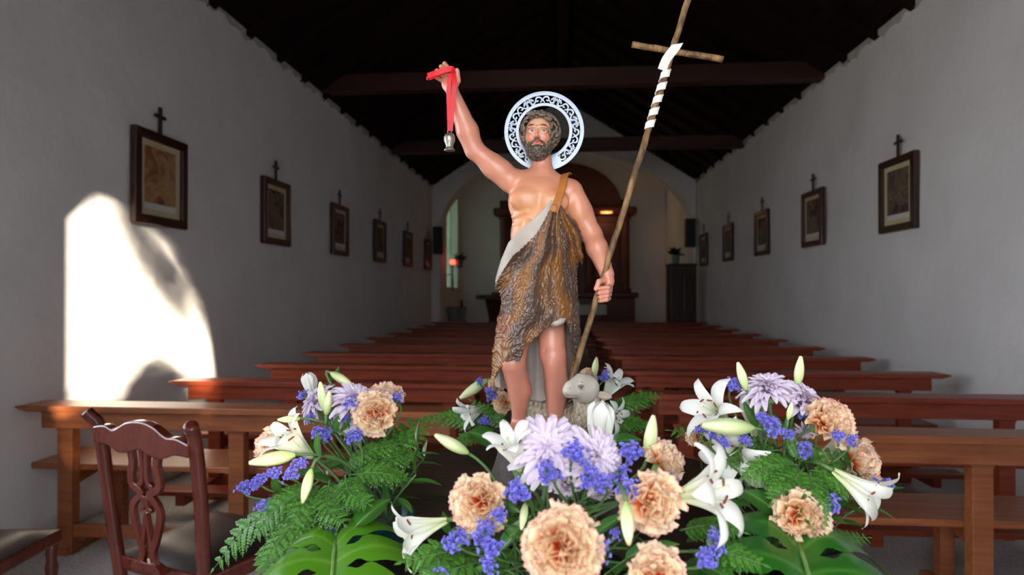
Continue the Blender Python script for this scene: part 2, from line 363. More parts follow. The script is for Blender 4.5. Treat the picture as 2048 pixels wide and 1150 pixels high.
# lectern-like pedestal on the left of the altar
pp = at(985, 590, 15.9)
t = thing('wooden_pedestal', 'dark red wooden pedestal table left of the altar', 'table', (pp.x, 15.9, FZ)); hp = pp.z-FZ
box('top_board', 'dark_retable', -.42, .42, -.25, .25, hp-.12, hp, t, .02); MB().lathe([(.3,0),(.3,.08),(.12,.2),(.10,.6),(.2,hp-.12)], 16).build('pedestal', 'dark_retable', t, True)
# loudspeakers on the arch piers
for px, py, lab in ((876, 481, 'black loudspeaker box on the pier left of the arch'), (1383, 466, 'black loudspeaker box on the pier right of the arch')):
    p = at(px, py, YE-.14); p.x = max(min(p.x, XR-.16), XL+.16)
    t = thing('loudspeaker', lab, 'speaker', p, 0, 'loudspeakers beside the chancel arch')
    box('cabinet', 'black_plastic', -.11, .11, -.09, .10, -.33, .33, t, .012)
    MB().lathe([(.07,0),(.08,.008),(.04,.004)], 16).build('cone', 'black_plastic', t).rotation_euler = (PI/2, 0, 0)
    t.children[-1].location = (0, -.092, -.1)
    box('wall_bracket', 'iron', -.03, .03, .10, .14, -.05, .05, t)

# ------------------------------------------------------------------ stations of the cross
def print_mat(name, seed, cols):
    """faded religious print: soft patches of figures against a pale ground"""
    def ex(nt, p, mp):
        N, Lk = nt.nodes, nt.links
        nz = N.new('ShaderNodeTexNoise'); nz.inputs['Scale'].default_value = 5; nz.inputs['Detail'].default_value = 5; nz.inputs['Distortion'].default_value = 1.4
        ad = N.new('ShaderNodeVectorMath'); ad.inputs[1].default_value = (seed*1.7, seed*.9, seed*2.3)
        Lk.new(mp.outputs[0], ad.inputs[0]); Lk.new(ad.outputs[0], nz.inputs['Vector'])
        r = N.new('ShaderNodeValToRGB'); e = r.color_ramp.elements
        e[0].position = .30; e[0].color = (*cols[0], 1); e[1].position = .72; e[1].color = (*cols[-1], 1)
        for i, c in enumerate(cols[1:-1]): q = e.new(.30+.42*(i+1)/(len(cols)-1)); q.color = (*c, 1)
        Lk.new(nz.outputs['Fac'], r.inputs[0]); Lk.new(r.outputs[0], p.inputs['Base Color'])
    return mat(name, (.3,.2,.1), .6, extra=ex)
COLS = [((.06,.035,.05),(.36,.13,.05),(.45,.32,.17),(.52,.17,.04),(.55,.44,.28)), ((.03,.03,.03),(.10,.06,.05),(.22,.15,.09),(.07,.09,.08),(.36,.26,.15)), ((.02,.02,.02),(.07,.05,.04),(.14,.10,.06),(.20,.14,.08),(.10,.09,.06))]
PW, PH = .60, .70
def station(k, side, Y, z, label, ci):
    x = XL+.012 if side < 0 else XR-.012
    t = thing('framed_print', label, 'picture', (x, Y, z), PI/2 if side < 0 else -PI/2, 'framed prints along the side walls')
    t.rotation_euler.x = 0
    fw = .068
    for (a0,a1,b0,b1) in ((-PW/2,PW/2,PH/2-fw,PH/2), (-PW/2,PW/2,-PH/2,-PH/2+fw)):
        MB().prism([(a0,b1 if b0>0 else b0),(a1,b1 if b0>0 else b0),(a1-fw,b0 if b0>0 else b1),(a0+fw,b0 if b0>0 else b1)], -.05, 0).build('frame_rail', 'frame_wood', t, bevel=.008)
    for s_ in (-1, 1):
        MB().prism([(s_*PW/2,-PH/2),(s_*PW/2,PH/2),(s_*(PW/2-fw),PH/2-fw),(s_*(PW/2-fw),-PH/2+fw)], -.05, 0).build('frame_stile', 'frame_wood', t, bevel=.008)
    box('mat_board', 'mat_board', -PW/2+.05, PW/2-.05, -.022, -.012, -PH/2+.05, PH/2-.05, t)
    box('print', print_mat('station_print_%d_%d' % (side+1, k), k+side*7, COLS[ci]), -.175, .175, -.026, -.021, -.185, .235, t)
    box('caption_strip', 'white_cloth', -.175, .175, -.0255, -.021, -.235, -.19, t)
    c = MB().box(-.013, .013, -.03, -.008, PH/2, PH/2+.21); c.box(-.062, .062, -.028, -.010, PH/2+.125, PH/2+.15); c.build('cross', 'frame_wood', t, bevel=.003)
ORD = ['nearest', 'second', 'third', 'fourth', 'fifth', 'farthest']
for k in range(6):
    station(k, -1, 4.309+1.865*k, 2.347, f'dark framed print with small cross, {ORD[k]} of six on the sunlit left wall', 0 if k == 0 else (1 if k == 1 else 2))
for k in range(5):
    station(k, 1, 5.838+1.875*k, 2.412, f'dark framed print with small cross, {(ORD[:4]+["farthest"])[k]} of five on the shaded right wall', 1 if k < 2 else 2)

# ------------------------------------------------------------------ benches
def bench(x0, x1, Y, wood, label, group, near, ztop=.86, posts=None, zs=.455):
    t = thing('church_bench', label, 'bench', (x0, Y, 0), 0, group); Ln = x1-x0
    zc = ztop
    # cap board with sloped underside at the ends
    MB().prism([(0,zc-.006),(.03,zc),(Ln-.03,zc),(Ln,zc-.006),(Ln,zc-.014),(Ln-.07,zc-.034),(.07,zc-.034),(0,zc-.014)], -.01, .17).build('cap_board', wood, t, bevel=.004)
    box('back_rail', wood, .12, Ln-.12, .035, .065, zc-.135, zc-.034, t, .004)
    ps = posts or [.30 + (Ln-.60)*i/2 for i in range(3)]
    for x in ps:
        MB().prism([(x-.045,0),(x+.045,0),(x+.045,zc-.16),(x+.06,zc-.13),(x+.06,zc-.034),(x-.06,zc-.034),(x-.06,zc-.13),(x-.045,zc-.16)], .066, .125).build('post', wood, t, bevel=.004)
        box('seat_leg', wood, x+.02, x+.09, .40, .46, 0, zs-.035, t, .004)
        MB().prism([(.125,zs-.12),(.125,zs-.035),(.46,zs-.035),(.40,zs-.07)], x-.02, x+.02, 'x').build('seat_bracket', wood, t)
        box('foot', wood, x-.03, x+.03, .05, .50, 0, .05, t, .004)
    box('seat', wood, -.03 if near else .02, Ln-.02, .127, .50, zs-.035, zs, t, .006)
    box('stretcher', wood, ps[0], ps[-1], .075, .11, .10, .17, t, .004)
    if not near:
        box('kneeler', wood, .10, Ln-.10, -.34, -.19, .16, .19, t, .004)
        for x in ps: box('kneeler_support', wood, x-.03, x+.03, -.32, .07, .09, .16, t)
ORD2 = ['nearest', 'second', 'third', 'fourth', 'fifth', 'sixth', 'seventh', 'eighth', 'ninth', 'farthest']
LY = [3.10, 4.03, 4.98, 5.94, 6.91, 7.93, 8.92, 9.95, 10.95, 11.95]
RY = [2.76, 3.74, 4.80, 5.88, 6.95, 8.0, 9.05, 10.1, 11.15, 12.25]
for k in range(10):
    n = k == 0
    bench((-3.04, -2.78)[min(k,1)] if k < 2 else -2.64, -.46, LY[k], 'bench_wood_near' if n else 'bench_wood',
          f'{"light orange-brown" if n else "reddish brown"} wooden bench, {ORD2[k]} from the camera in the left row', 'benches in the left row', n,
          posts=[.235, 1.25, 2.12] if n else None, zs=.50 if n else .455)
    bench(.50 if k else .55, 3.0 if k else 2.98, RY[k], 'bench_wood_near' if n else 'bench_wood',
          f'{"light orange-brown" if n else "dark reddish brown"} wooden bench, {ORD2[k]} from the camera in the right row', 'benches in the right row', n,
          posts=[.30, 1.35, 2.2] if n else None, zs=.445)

# ------------------------------------------------------------------ chairs by the entrance
def chair(loc, rz, label):
    """carved dining chair; seat faces +y, back at y = 0"""
    t = thing('dining_chair', label, 'chair', loc, rz, 'carved chairs beside the benches')
    w = .215
    for s_ in (-1, 1):
        pts = [(s_*(w-.035), .10, 0), (s_*(w-.03), .05, .25), (s_*(w-.015), .03, .46), (s_*w, .005, .72), (s_*(w+.004), -.02, .93), (s_*(w+.018), -.045, .985), (s_*(w+.026), -.055, 1.0)]
        P = spline(pts, 6)
        MB().tube(P, [.021]*(len(P)-4)+[.022,.021,.019,.013], 10).build('back_post', 'chair_wood', t, True)
        fl_ = MB().lathe([(.012,0),(.020,.04),(.016,.08),(.022,.14),(.020,.25),(.026,.30),(.020,.33),(.024,.36),(.024,.43)], 12, (s_*.22, .44, 0)); fl_.build('front_leg', 'chair_wood', t, True)
    # serpentine crest rail
    top = spline([(-w-.005,.945,0),(-.165,.955,0),(-.12,.945,0),(-.06,.975,0),(0,.985,0),(.06,.975,0),(.12,.945,0),(.165,.945,0),(w+.005,.93,0)], 5)
    bot = spline([(-w-.005,.885,0),(-.15,.885,0),(-.095,.865,0),(-.05,.87,0),(0,.885,0),(.05,.87,0),(.095,.865,0),(.15,.885,0),(w+.005,.885,0)], 5)
    b = MB()
    for i in range(len(top)-1):
        b.prism([(bot[i].x,bot[i].y),(bot[i+1].x,bot[i+1].y),(top[i+1].x,top[i+1].y),(top[i].x,top[i].y)], -.045, -.012)
    o = b.build('crest_rail', 'chair_wood', t)
    bm_ = bmesh.new(); bm_.from_mesh(o.data); bmesh.ops.remove_doubles(bm_, verts=bm_.verts, dist=1e-5)
    bmesh.ops.delete(bm_, geom=[f for f in bm_.faces if all(len(e.link_faces) > 2 for e in f.edges if abs(e.verts[0].co.x-e.verts[1].co.x) < 1e-6) and abs(f.normal.x) > .9 and abs(f.calc_center_median().x) < w], context='FACES')
    bm_.to_mesh(o.data); bm_.free(); bv = o.modifiers.new('bevel', 'BEVEL'); bv.width = .006; bv.segments = 2; bv.limit_method = 'ANGLE'
    # pierced splat: vase outline drawn by flat scrolled straps
    def strap(pts, wd):
        P = [Vector((x, -.022 + .03*(.9-z)/.45*.6, z)) for x, z in [(q.x, q.y) for q in spline([(a, b_, 0) for a, b_ in pts], 8)]]
        MB().ribbon(P, wd, .016, [Vector((0,1,0)).cross((P[min(i+1,len(P)-1)]-P[max(i-1,0)]).normalized()) for i in range(len(P))]).build('splat_strap', 'chair_wood', t, bevel=.003)
    for s_ in (-1, 1):
        strap([(s_*.062,.875),(s_*.055,.83),(s_*.064,.79),(s_*.060,.755),(s_*.03,.735),(s_*.012,.72)], .028)
        strap([(s_*.012,.725),(s_*.045,.70),(s_*.062,.67),(s_*.055,.62),(s_*.036,.56),(s_*.022,.525),(s_*.028,.49),(s_*.042,.455)], .025)
        strap([(s_*.012,.88),(s_*.010,.80),(s_*.016,.765),(s_*.034,.752)], .018)
        strap([(s_*.004,.72),(s_*.010,.68),(s_*.028,.668)], .017)
        strap([(0,.66),(s_*.010,.60),(s_*.018,.55),(s_*.014,.53)], .015)
    MB().prism([(-.075,.455),(.075,.455),(.06,.475),(.03,.485),(-.03,.485),(-.06,.475)], -.02, .012).build('splat_shoe', 'chair_wood', t, bevel=.003)
    # seat
    b = MB().prism([(-.205,.03),(.205,.03),(.245,.47),(-.245,.47)], .40, .455, 'z'); b.build('seat_frame', 'chair_wood', t, bevel=.008)
    V = []; n = 12
    for j in range(n+1):
        for i in range(n+1):
            u, v_ = i/n*2-1, j/n; ww = .195+.04*v_
            V.append((u*ww, .035+.43*v_, .456+.045*(1-u**4)*(1-(2*v_-1)**4)))
    F = [(j*(n+1)+i, j*(n+1)+i+1, (j+1)*(n+1)+i+1, (j+1)*(n+1)+i) for j in range(n) for i in range(n)]
    MB().add(V, F).build('seat_cushion', 'leather', t, True)
    box('side_stretcher', 'chair_wood', -.215, -.195, .08, .43, .14, .165, t, .003); box('side_stretcher', 'chair_wood', .195, .215, .08, .43, .14, .165, t, .003)
    box('cross_stretcher', 'chair_wood', -.2, .2, .25, .27, .142, .163, t, .003)
    return t
pA, pB = at(193, 845, 2.14), at(399, 858, 1.95)
mid = (pA+pB)/2; ang = math.atan2(pB.y-pA.y, pB.x-pA.x)
ch1 = chair((mid.x, mid.y+.03, 0), ang, 'dark red carved dining chair with pierced back, standing whole in front of the left bench')
ch1.scale = ((pB-pA).length/.47, 1.1, 1.045)
pS = at(140, 1078, 2.42)
chair((-2.62, 2.16, 0), -PI/2+.10, 'dark leather chair seat cut by the lower left edge of the photo')
# ------------------------------------------------------------------ implicit-surface kit for the carved figures
class Field:
    def __init__(s, lo, hi, h):
        s.lo = np.array(lo, float); s.h = h; s.n = np.ceil((np.array(hi)-s.lo)/h).astype(int)+1
        s.ax = [s.lo[i]+h*np.arange(s.n[i]) for i in range(3)]; s.d = np.full(tuple(s.n), .05, np.float32)
    def grid(s, sl=None):
        ax = s.ax if sl is None else [s.ax[i][sl[i]] for i in range(3)]
        return np.meshgrid(*[a.astype(np.float32) for a in ax], indexing='ij', sparse=True)
    def box(s, lo, hi, pad):
        r = []
        for i in range(3):
            a = int(max(0, math.floor((lo[i]-pad-s.lo[i])/s.h))); b_ = int(min(s.n[i], math.ceil((hi[i]+pad-s.lo[i])/s.h)+1)); r.append(slice(a, max(a, b_)))
        return tuple(r)
    def mix(s, sl, e, k, sub=False):
        if e.size == 0: return
        d = s.d[sl]
        if sub:   # smooth subtraction
            h = np.clip(.5-.5*(e+d)/k, 0, 1); s.d[sl] = d*(1-h) - e*h + k*h*(1-h)
        else:
            h = np.clip(.5+.5*(d-e)/k, 0, 1); s.d[sl] = d*(1-h) + e*h - k*h*(1-h)
    def cone(s, a, b, ra, rb, k=.006, sub=False):
        a = np.array(a); b = np.array(b); R = max(ra, rb)
        sl = s.box(np.minimum(a,b)-R, np.maximum(a,b)+R, k+.004); X, Y, Z = s.grid(sl)
        ab = b-a; L2 = max(ab@ab, 1e-9)
        t = np.clip(((X-a[0])*ab[0]+(Y-a[1])*ab[1]+(Z-a[2])*ab[2])/L2, 0, 1)
        e = np.sqrt((X-a[0]-t*ab[0])**2+(Y-a[1]-t*ab[1])**2+(Z-a[2]-t*ab[2])**2) - (ra+(rb-ra)*t)
        s.mix(sl, e, k, sub)
    def ell(s, c, r, k=.006, sub=False, rot=None):
        c = np.array(c); r = np.array(r, float); R = r.max() if rot is not None else r
        sl = s.box(c-R, c+R, k+.004); X, Y, Z = s.grid(sl); p = [X-c[0], Y-c[1], Z-c[2]]
        if rot is not None: M = np.array(rot.to_3x3().transposed() if hasattr(rot, 'to_3x3') else rot); p = [M[i,0]*p[0]+M[i,1]*p[1]+M[i,2]*p[2] for i in range(3)]
        k0 = np.sqrt((p[0]/r[0])**2+(p[1]/r[1])**2+(p[2]/r[2])**2); k1 = np.sqrt((p[0]/r[0]**2)**2+(p[1]/r[1]**2)**2+(p[2]/r[2]**2)**2)
        s.mix(sl, k0*(k0-1)/np.maximum(k1, 1e-6), k, sub)
    def mesh(s, name, smooth=1):
        D = s.d.copy(); D[0]=D[-1]=.05; D[:,0]=D[:,-1]=.05; D[:,:,0]=D[:,:,-1]=.05
        I = D < 0; n = s.n
        c = np.zeros(tuple(n-1), np.int8)
        for i in (0,1):
            for j in (0,1):
                for k in (0,1): c += I[i:n[0]-1+i, j:n[1]-1+j, k:n[2]-1+k]
        act = (c > 0) & (c < 8); cells = np.argwhere(act); idx = -np.ones(tuple(n-1), np.int64); idx[act] = np.arange(len(cells))
        P = np.zeros((len(cells), 3)); W_ = np.zeros(len(cells)); base = cells
        cor = [(i,j,k) for i in (0,1) for j in (0,1) for k in (0,1)]
        for a in cor:
            for ax in range(3):
                if a[ax]: continue
                b_ = list(a); b_[ax] = 1
                va = D[tuple((base+a).T)]; vb = D[tuple((base+b_).T)]; m = (va < 0) != (vb < 0)
                t = np.where(m, va/np.where(m, va-vb, 1), 0)
                q = np.array(a, float)[None] + np.eye(3)[ax][None]*t[:, None]
                P += q*m[:, None]; W_ += m
        P = (P/W_[:, None]+cells)*s.h + s.lo
        F = []
        for ax in range(3):
            u, v = [(1,2),(2,0),(0,1)][ax]
            s0 = [slice(1,-1)]*3; s0[ax] = slice(0,-1); s1 = [slice(1,-1)]*3; s1[ax] = slice(1,None)
            A, B = I[tuple(s0)], I[tuple(s1)]; e = np.argwhere(A != B); off = np.ones(3, int); off[ax] = 0; e = e+off
            ins = I[tuple(e.T)]
            def g(du, dv):
                q = e.copy(); q[:, u] -= du; q[:, v] -= dv; return idx[tuple(q.T)]
            Q = np.stack([g(1,1), g(0,1), g(0,0), g(1,0)], 1); Q[~ins] = Q[~ins][:, ::-1]; F.append(Q)
        F = np.concatenate(F); F = F[(F >= 0).all(1)]
        me = bpy.data.meshes.new(name); me.vertices.add(len(P)); me.vertices.foreach_set('co', P.ravel())
        me.loops.add(F.size); me.loops.foreach_set('vertex_index', F.ravel()); me.polygons.add(len(F))
        me.polygons.foreach_set('loop_start', np.arange(len(F))*4); me.polygons.foreach_set('use_smooth', np.ones(len(F), bool)); me.update(calc_edges=True); me.validate()
        return me
def verts(me):
    a = np.zeros(len(me.vertices)*3); me.vertices.foreach_get('co', a); return a.reshape(-1, 3)
def paint(me, col):
    """store pigment per vertex"""
    at_ = me.color_attributes.new('pigment', 'FLOAT_COLOR', 'POINT'); c = np.ones((len(me.vertices), 4)); c[:, :3] = col; at_.data.foreach_set('color', c.ravel())
def wob(p, f, seed, n=5):
    """cheap smooth noise in -1..1"""
    r = np.random.default_rng(seed); o = 0; w = 0
    for i in range(n):
        d = r.normal(size=3); d /= np.linalg.norm(d); ph = r.uniform(0, 6.28); ff = f*r.uniform(.7, 1.5)
        o = o + np.sin(ff*(p[0]*d[0]+p[1]*d[1]+p[2]*d[2])+ph); w += 1
    return o/w*1.5
SY = 1.30; U = SY/FPX
def J(px, py, dy=0): return np.array(at(px, py, SY+dy))
def JJ(px, py, dy=0):
    """pixel position at depth dy behind the statue's own plane"""
    return np.array(at(px, py, SY+dy))
def BB(px, py, dy=0):
    p = np.array(at(px, py, SY)); p[1] += dy; return p

vcol_mat('painted_skin', .36, .5, coat=.22, bump=.14, bscale=55, bdist=.005)
vcol_mat('carved_hair', .42, .5, coat=.15)
vcol_mat('carved_fur', .36, .5, coat=.22, bump=.3, bscale=180, bdist=.002)
vcol_mat('carved_wool', .6, .4, bump=.3, bscale=260, bdist=.003)
vcol_mat('eye_paint', .15, .5, coat=.5)
mat('lining_paint', (.37,.305,.25), .45, (.50,.43,.37), 14, bump=.1, coat=.1)
mat('strap_leather', (.42,.14,.025), .5, (.50,.18,.035), 30, bump=.1)
mat('silver', (.21,.225,.25), .36, metal=1, bump=.05, bscale=60)
mat('staff_wood', (.085,.042,.017), .6, (.30,.165,.06), 70, (1,1,.35), bump=.9, bscale=110, bdist=.005, lo=.38, hi=.62)
mat('white_ribbon', (.80,.78,.73), .7, (.86,.84,.80), 20)
mat('red_ribbon', (.70,.006,.016), .5, (.80,.012,.025), 40, (1,1,1), spec=.5)
mat('pewter', (.36,.34,.29), .38, (.52,.49,.42), 60, metal=.9, bump=.2)
mat('plinth_wood', (.022,.013,.009), .6, (.04,.024,.015), 14, bump=.5, bscale=30)

statue = thing('saint_statue', 'painted carved statue of a bearded man in brown fur with one arm raised', 'statue', JJ(1078, 874, .0))
def child_world(o, parent):
    o.parent = parent; o.matrix_parent_inverse = parent.matrix_basis.inverted(); return o

# ---- body: one continuous surface
B = Field(BB(850, 895, -.13), BB(1250, 172, .09), .0020)
k = .010
def C(a, b, ra, rb, k=.008, sub=False): B.cone(JJ(*a), JJ(*b), ra*U, rb*U, k, sub)
def E_(c, r, k=.008, sub=False, rot=None): B.ell(JJ(*c), (r[0]*U, r[1]*U, r[2]*U), k, sub, rot)
E_((1078,404,.0), (62,42,58)); E_((1073,470,.0), (52,37,62), .016); E_((1078,560,.005), (54,40,50), .016)
C((1084,318,.006), (1083,356,.008), 19, 25, .010)
C((1086,356,.006), (1026,362,.004), 21, 20, .012); C((1086,356,.006), (1136,384,.004), 22, 24, .012)
E_((1050,398,-.033), (31,15,22), .009); E_((1107,404,-.033), (30,15,22), .009)      # chest
C((1079,392,-.055), (1076,430,-.052), 2.2, 2.2, .012, True)                            # breast line
for q in range(4):                                                                     # ribs
    C((1026+2*q, 434+15*q, -.018), (1054+q, 424+17*q, -.036), 3.0, 4.4, .008)
for sx in (-1, 1):
    for q in range(3): E_((1076+sx*15, 452+22*q, -.037), (13,8,10), .007)
# raised arm
C((1020,360,.002), (986,332,-.004), 25, 23, .010); C((986,332,-.004), (951,300,-.012), 23, 18, .010)
E_((1000,340,-.008), (24,20,20), .010)
C((949,301,-.012), (935,262,-.020), 19.5, 21.5, .008); C((935,262,-.020), (909,196,-.034), 21.5, 14.5, .008)
# lowered arm
C((1140,386,.004), (1160,424,.004), 27, 24, .010); C((1160,424,.004), (1184,470,.002), 24, 19.5, .010); E_((1157,415,-.008), (19,18,30), .010)
C((1184,470,.002), (1194,496,-.014), 20, 20.5, .008); C((1194,496,-.014), (1214,549,-.046), 20.5, 13, .008)
C((1214,549,-.046), (1217,572,-.050), 12.5, 8, .006)
# legs
C((1052,600,.016), (1026,718,-.034), 32, 25, .012); E_((1022,724,-.049), (14,11,15), .004); C((1004,742,-.05), (1009,712,-.052), 3, 2.2, .006, True); C((1042,742,-.05), (1038,712,-.052), 3, 2.2, .006, True); C((1012,746,-.062), (1034,746,-.060), 2, 2, .008, True)
C((1026,728,-.038), (1040,780,-.004), 24, 23, .010); C((1040,780,-.004), (1038,834,.004), 22, 13, .010)
C((1027,735,-.044), (1034,830,-.008), 13, 9, .008)
C((1038,836,.006), (1034,856,-.004), 13.5, 14, .008); C((1034,856,-.008), (1020,868,-.055), 13, 10, .008)
for q in range(5): C((1026-q*5, 868, -.060-.004*(q<2)), (1024-q*6, 873-.4*q, -.078+.005*q), 5.2-.4*q, 4.6-.4*q, .003)
C((1098,600,.016), (1105,705,-.020), 32, 26, .012); E_((1105,712,-.036), (14,11,16), .004); C((1087,730,-.04), (1091,700,-.042), 3, 2.2, .006, True); C((1126,730,-.04), (1121,700,-.042), 3, 2.2, .006, True); C((1095,736,-.052), (1117,736,-.050), 2, 2, .008, True)
C((1107,716,-.024), (1114,775,-.004), 25, 24, .010); C((1114,775,-.004), (1108,845,.0), 24, 14, .010)
C((1103,730,-.036), (1108,840,-.012), 14, 10, .008)
C((1108,845,.0), (1106,860,-.006), 14, 14, .008); C((1106,860,-.010), (1098,870,-.060), 13, 10, .008)
for q in range(5): C((1106-q*5, 872, -.064), (1105-q*6, 876-.4*q, -.082+.004*q), 5.2-.4*q, 4.6-.4*q, .003)
body_me = B.mesh('body'); p = verts(body_me)
def blend(w, a, b_): return a*(1-w[:, None]) + np.array(b_)*w[:, None]
def near(p, c, r): return np.exp(-((p-c)**2).sum(1)/(r*r))
SK = np.tile(np.array([.64,.258,.170]), (len(p), 1))
SK = blend(.85*near(p, JJ(1072,440,-.05), .085), SK, (.76,.345,.135))
SK = SK*(1+.05*wob(p.T, 60, 3)[:, None]) * (1+.03*wob(p.T, 200, 4)[:, None])
for c, r, w, cc in ((JJ(1040,404,-.05), .006, .5, (.42,.14,.09)), (JJ(1120,408,-.05), .006, .5, (.42,.14,.09)), (JJ(950,302,-.02), .03, .25, (.55,.18,.14)), (JJ(1022,725,-.06), .025, .3, (.52,.18,.12)), (JJ(1106,712,-.05), .025, .25, (.55,.19,.14)), (JJ(892,140,-.05), .02, .3, (.66,.30,.24))):
    SK = blend(w*near(p, c, r), SK, cc)
paint(body_me, SK); bo = link('body', body_me, 'painted_skin'); child_world(bo, statue)

# ---- hands, finer; the wrists run into the arms
def hand(f):
    me = f.mesh('hand'); p = verts(me); c = np.tile(np.array([.64,.258,.170]), (len(p), 1))*(1+.05*wob(p.T, 60, 3)[:, None]); paint(me, c); child_world(link('hand', me, 'painted_skin'), statue)
B = Field(BB(845, 205, -.09), BB(940, 108, -.005), .0009)
C((910,200,-.034), (903,176,-.037), 14.3, 12.5, .006); E_((898,166,-.038), (15,7.5,18), .005)
for ps, r0 in (([(906,157,-.040),(900,141,-.046),(889,127,-.054)], 4.9), ([(898,153,-.041),(888,141,-.050),(882,133,-.058)], 4.8), ([(890,155,-.041),(880,147,-.052),(874,141,-.060)], 4.5), ([(885,162,-.040),(875,156,-.049),(869,152,-.057)], 4.1), ([(908,180,-.040),(916,162,-.047),(914,141,-.052)], 5.6)):
    for a, b_ in zip(ps, ps[1:]): C(a, b_, r0, r0*.86, .0012)
hand(B)
B = Field(BB(1175, 625, -.115), BB(1240, 540, -.02), .0009)
C((1213,548,-.046), (1217,562,-.050), 12.6, 11.5, .006); E_((1217,576,-.050), (8,11,17), .005)
for q, yy in enumerate((576, 585, 593.5, 601)):
    r0 = (4.5,4.6,4.4,3.9)[q]
    C((1221-q*.8, yy-4, -.052), (1216-q, yy-1, -.072), r0, r0, .0010); C((1216-q, yy-1, -.072), (1198+q*1.5, yy+1, -.075), r0, r0*.85, .0010); C((1198+q*1.5, yy+1, -.075), (1194+q*1.5, yy+1.5, -.066), r0*.85, r0*.8, .0010)
C((1212,560,-.056), (1198,563,-.070), 6.0, 5.2, .002); C((1198,563,-.070), (1192,578,-.072), 5.2, 4.4, .0012)
hand(B)

# ---- head at finer resolution (overlaps the neck)
HC = (1077, 272)
def K(x, z, d=0): return BB(HC[0]+x, HC[1]-z, d*U)
Hd = Field(K(-52,-72,-56), K(56,60,58), .0010)
def hC(a, b, ra, rb, k=.003, sub=False): Hd.cone(K(*a), K(*b), ra*U, rb*U, k, sub)
def hE(c, r, k=.003, sub=False): Hd.ell(K(*c), (r[0]*U, r[2]*U, r[1]*U), k, sub)
hE((2,10,6), (29,34,33)); hE((-1,-6,-8), (25,31,22), .008); hC((3,-30,6), (6,-66,9), 18, 19, .008)
hE((-1,-33,-12), (15,10,14), .006)
hC((-17,10.5,-27), (-6,11,-30), 3.4, 3.2, .004); hC((4,11,-30), (15,10.5,-27), 3.2, 3.4, .004)
hE((-12.5,3,-33), (7.5,4.8,6), .003, True); hE((10.5,3,-33), (7.5,4.8,6), .003, True)
hC((-1.2,8,-29), (-2.2,-8,-37), 2.6, 3.6, .003); hE((-2.2,-8.5,-36.5), (3.6,3.2,3.4), .002)
hE((-6.4,-9.6,-33), (2.6,2.5,3.6), .002); hE((2.4,-9.6,-33), (2.6,2.5,3.6), .002)
hE((-16,-8,-21), (9,9,8), .006); hE((14,-8,-21), (9,9,8), .006)
hC((-8,-19,-29.5), (-2,-18,-32), 1.5, 2.0, .0016); hC((-2,-18,-32), (4.5,-19,-29.5), 2.0, 1.5, .0016)
hC((-6,-22.6,-29.5), (3,-22.6,-29.5), 2.1, 2.1, .0016); hC((-8,-20.6,-32), (5,-20.6,-32), .7, .7, .001, True)
for s_, x0 in ((-1,-12.5), (1,10.5)):      # lids
    hC((x0-6.5,3.2,-26.5), (x0,6.2,-29.8), 1.2, 1.6, .001); hC((x0,6.2,-29.8), (x0+6.5,3.2,-26.5), 1.6, 1.2, .001)
    hC((x0-6,1.4,-26.5), (x0,-1.4,-28.5), .8, .9, .001); hC((x0,-1.4,-28.5), (x0+6,1.4,-26.5), .9, .8, .001)
hE((31,-6,4), (4,10,6), .003); hE((-27.5,-4,4), (4,10,6), .003)
head_me = Hd.mesh('head'); p = verts(head_me)
SK = np.tile(np.array([.70,.335,.205]), (len(p), 1)); SK = blend(.7*near(p, K(0,26,-26), .025), SK, (.78,.46,.29))
for c, r, w, cc in ((K(-16,-8,-28), .011, .75, (.60,.14,.085)), (K(14,-8,-28), .011, .75, (.60,.14,.085)), (K(-2,-9,-40), .006, .6, (.58,.16,.10)), (K(-2,-18.5,-33), .0055, .9, (.50,.07,.055)), (K(-5,-21.5,-32), .005, .8, (.50,.07,.055)), (K(2,-21.5,-32), .005, .8, (.50,.07,.055)),
                  (K(-12.5,7.5,-29), .0055, .55, (.36,.13,.08)), (K(10.5,7.5,-29), .0055, .55, (.36,.13,.08))): SK = blend(w*near(p, c, r), SK, cc)
paint(head_me, SK); ho = link('head', head_me, 'painted_skin'); child_world(ho, statue)
for x0 in (-12.5, 10.5):
    bm_ = bmesh.new(); bmesh.ops.create_uvsphere(bm_, u_segments=28, v_segments=28, radius=6.0*U)
    bmesh.ops.rotate(bm_, verts=bm_.verts, matrix=Matrix.Rotation(PI/2, 3, 'X')); me = bpy.data.meshes.new('eye'); bm_.to_mesh(me); bm_.free()
    q = verts(me)/(6.0*U); a = np.arccos(np.clip((q@np.array([.10,-.99,.06])), -1, 1)); col = np.where(a[:,None] < .20, [[.01,.008,.008]], np.where(a[:,None] < .50, [[.13,.10,.085]], [[.72,.66,.60]])); paint(me, col)
    o = link('eye', me, 'eye_paint', smooth=True); o.location = K(x0, 2.8, -24.2); child_world(o, statue)
    me = MB().tube([Vector(K(x0-7, 11.5, -30.5+abs(-7)*.25*(x0<0))), Vector(K(x0-2, 14.0, -31.5)), Vector(K(x0+3, 13.8, -31.5)), Vector(K(x0+7.5, 11.0, -30.5+2*(x0>0)))], [.8*U,1.5*U,1.5*U,.7*U], 8).mesh('eyebrow')
    paint(me, (.07,.04,.025)); child_world(link('eyebrow', me, 'carved_hair', smooth=True), statue)

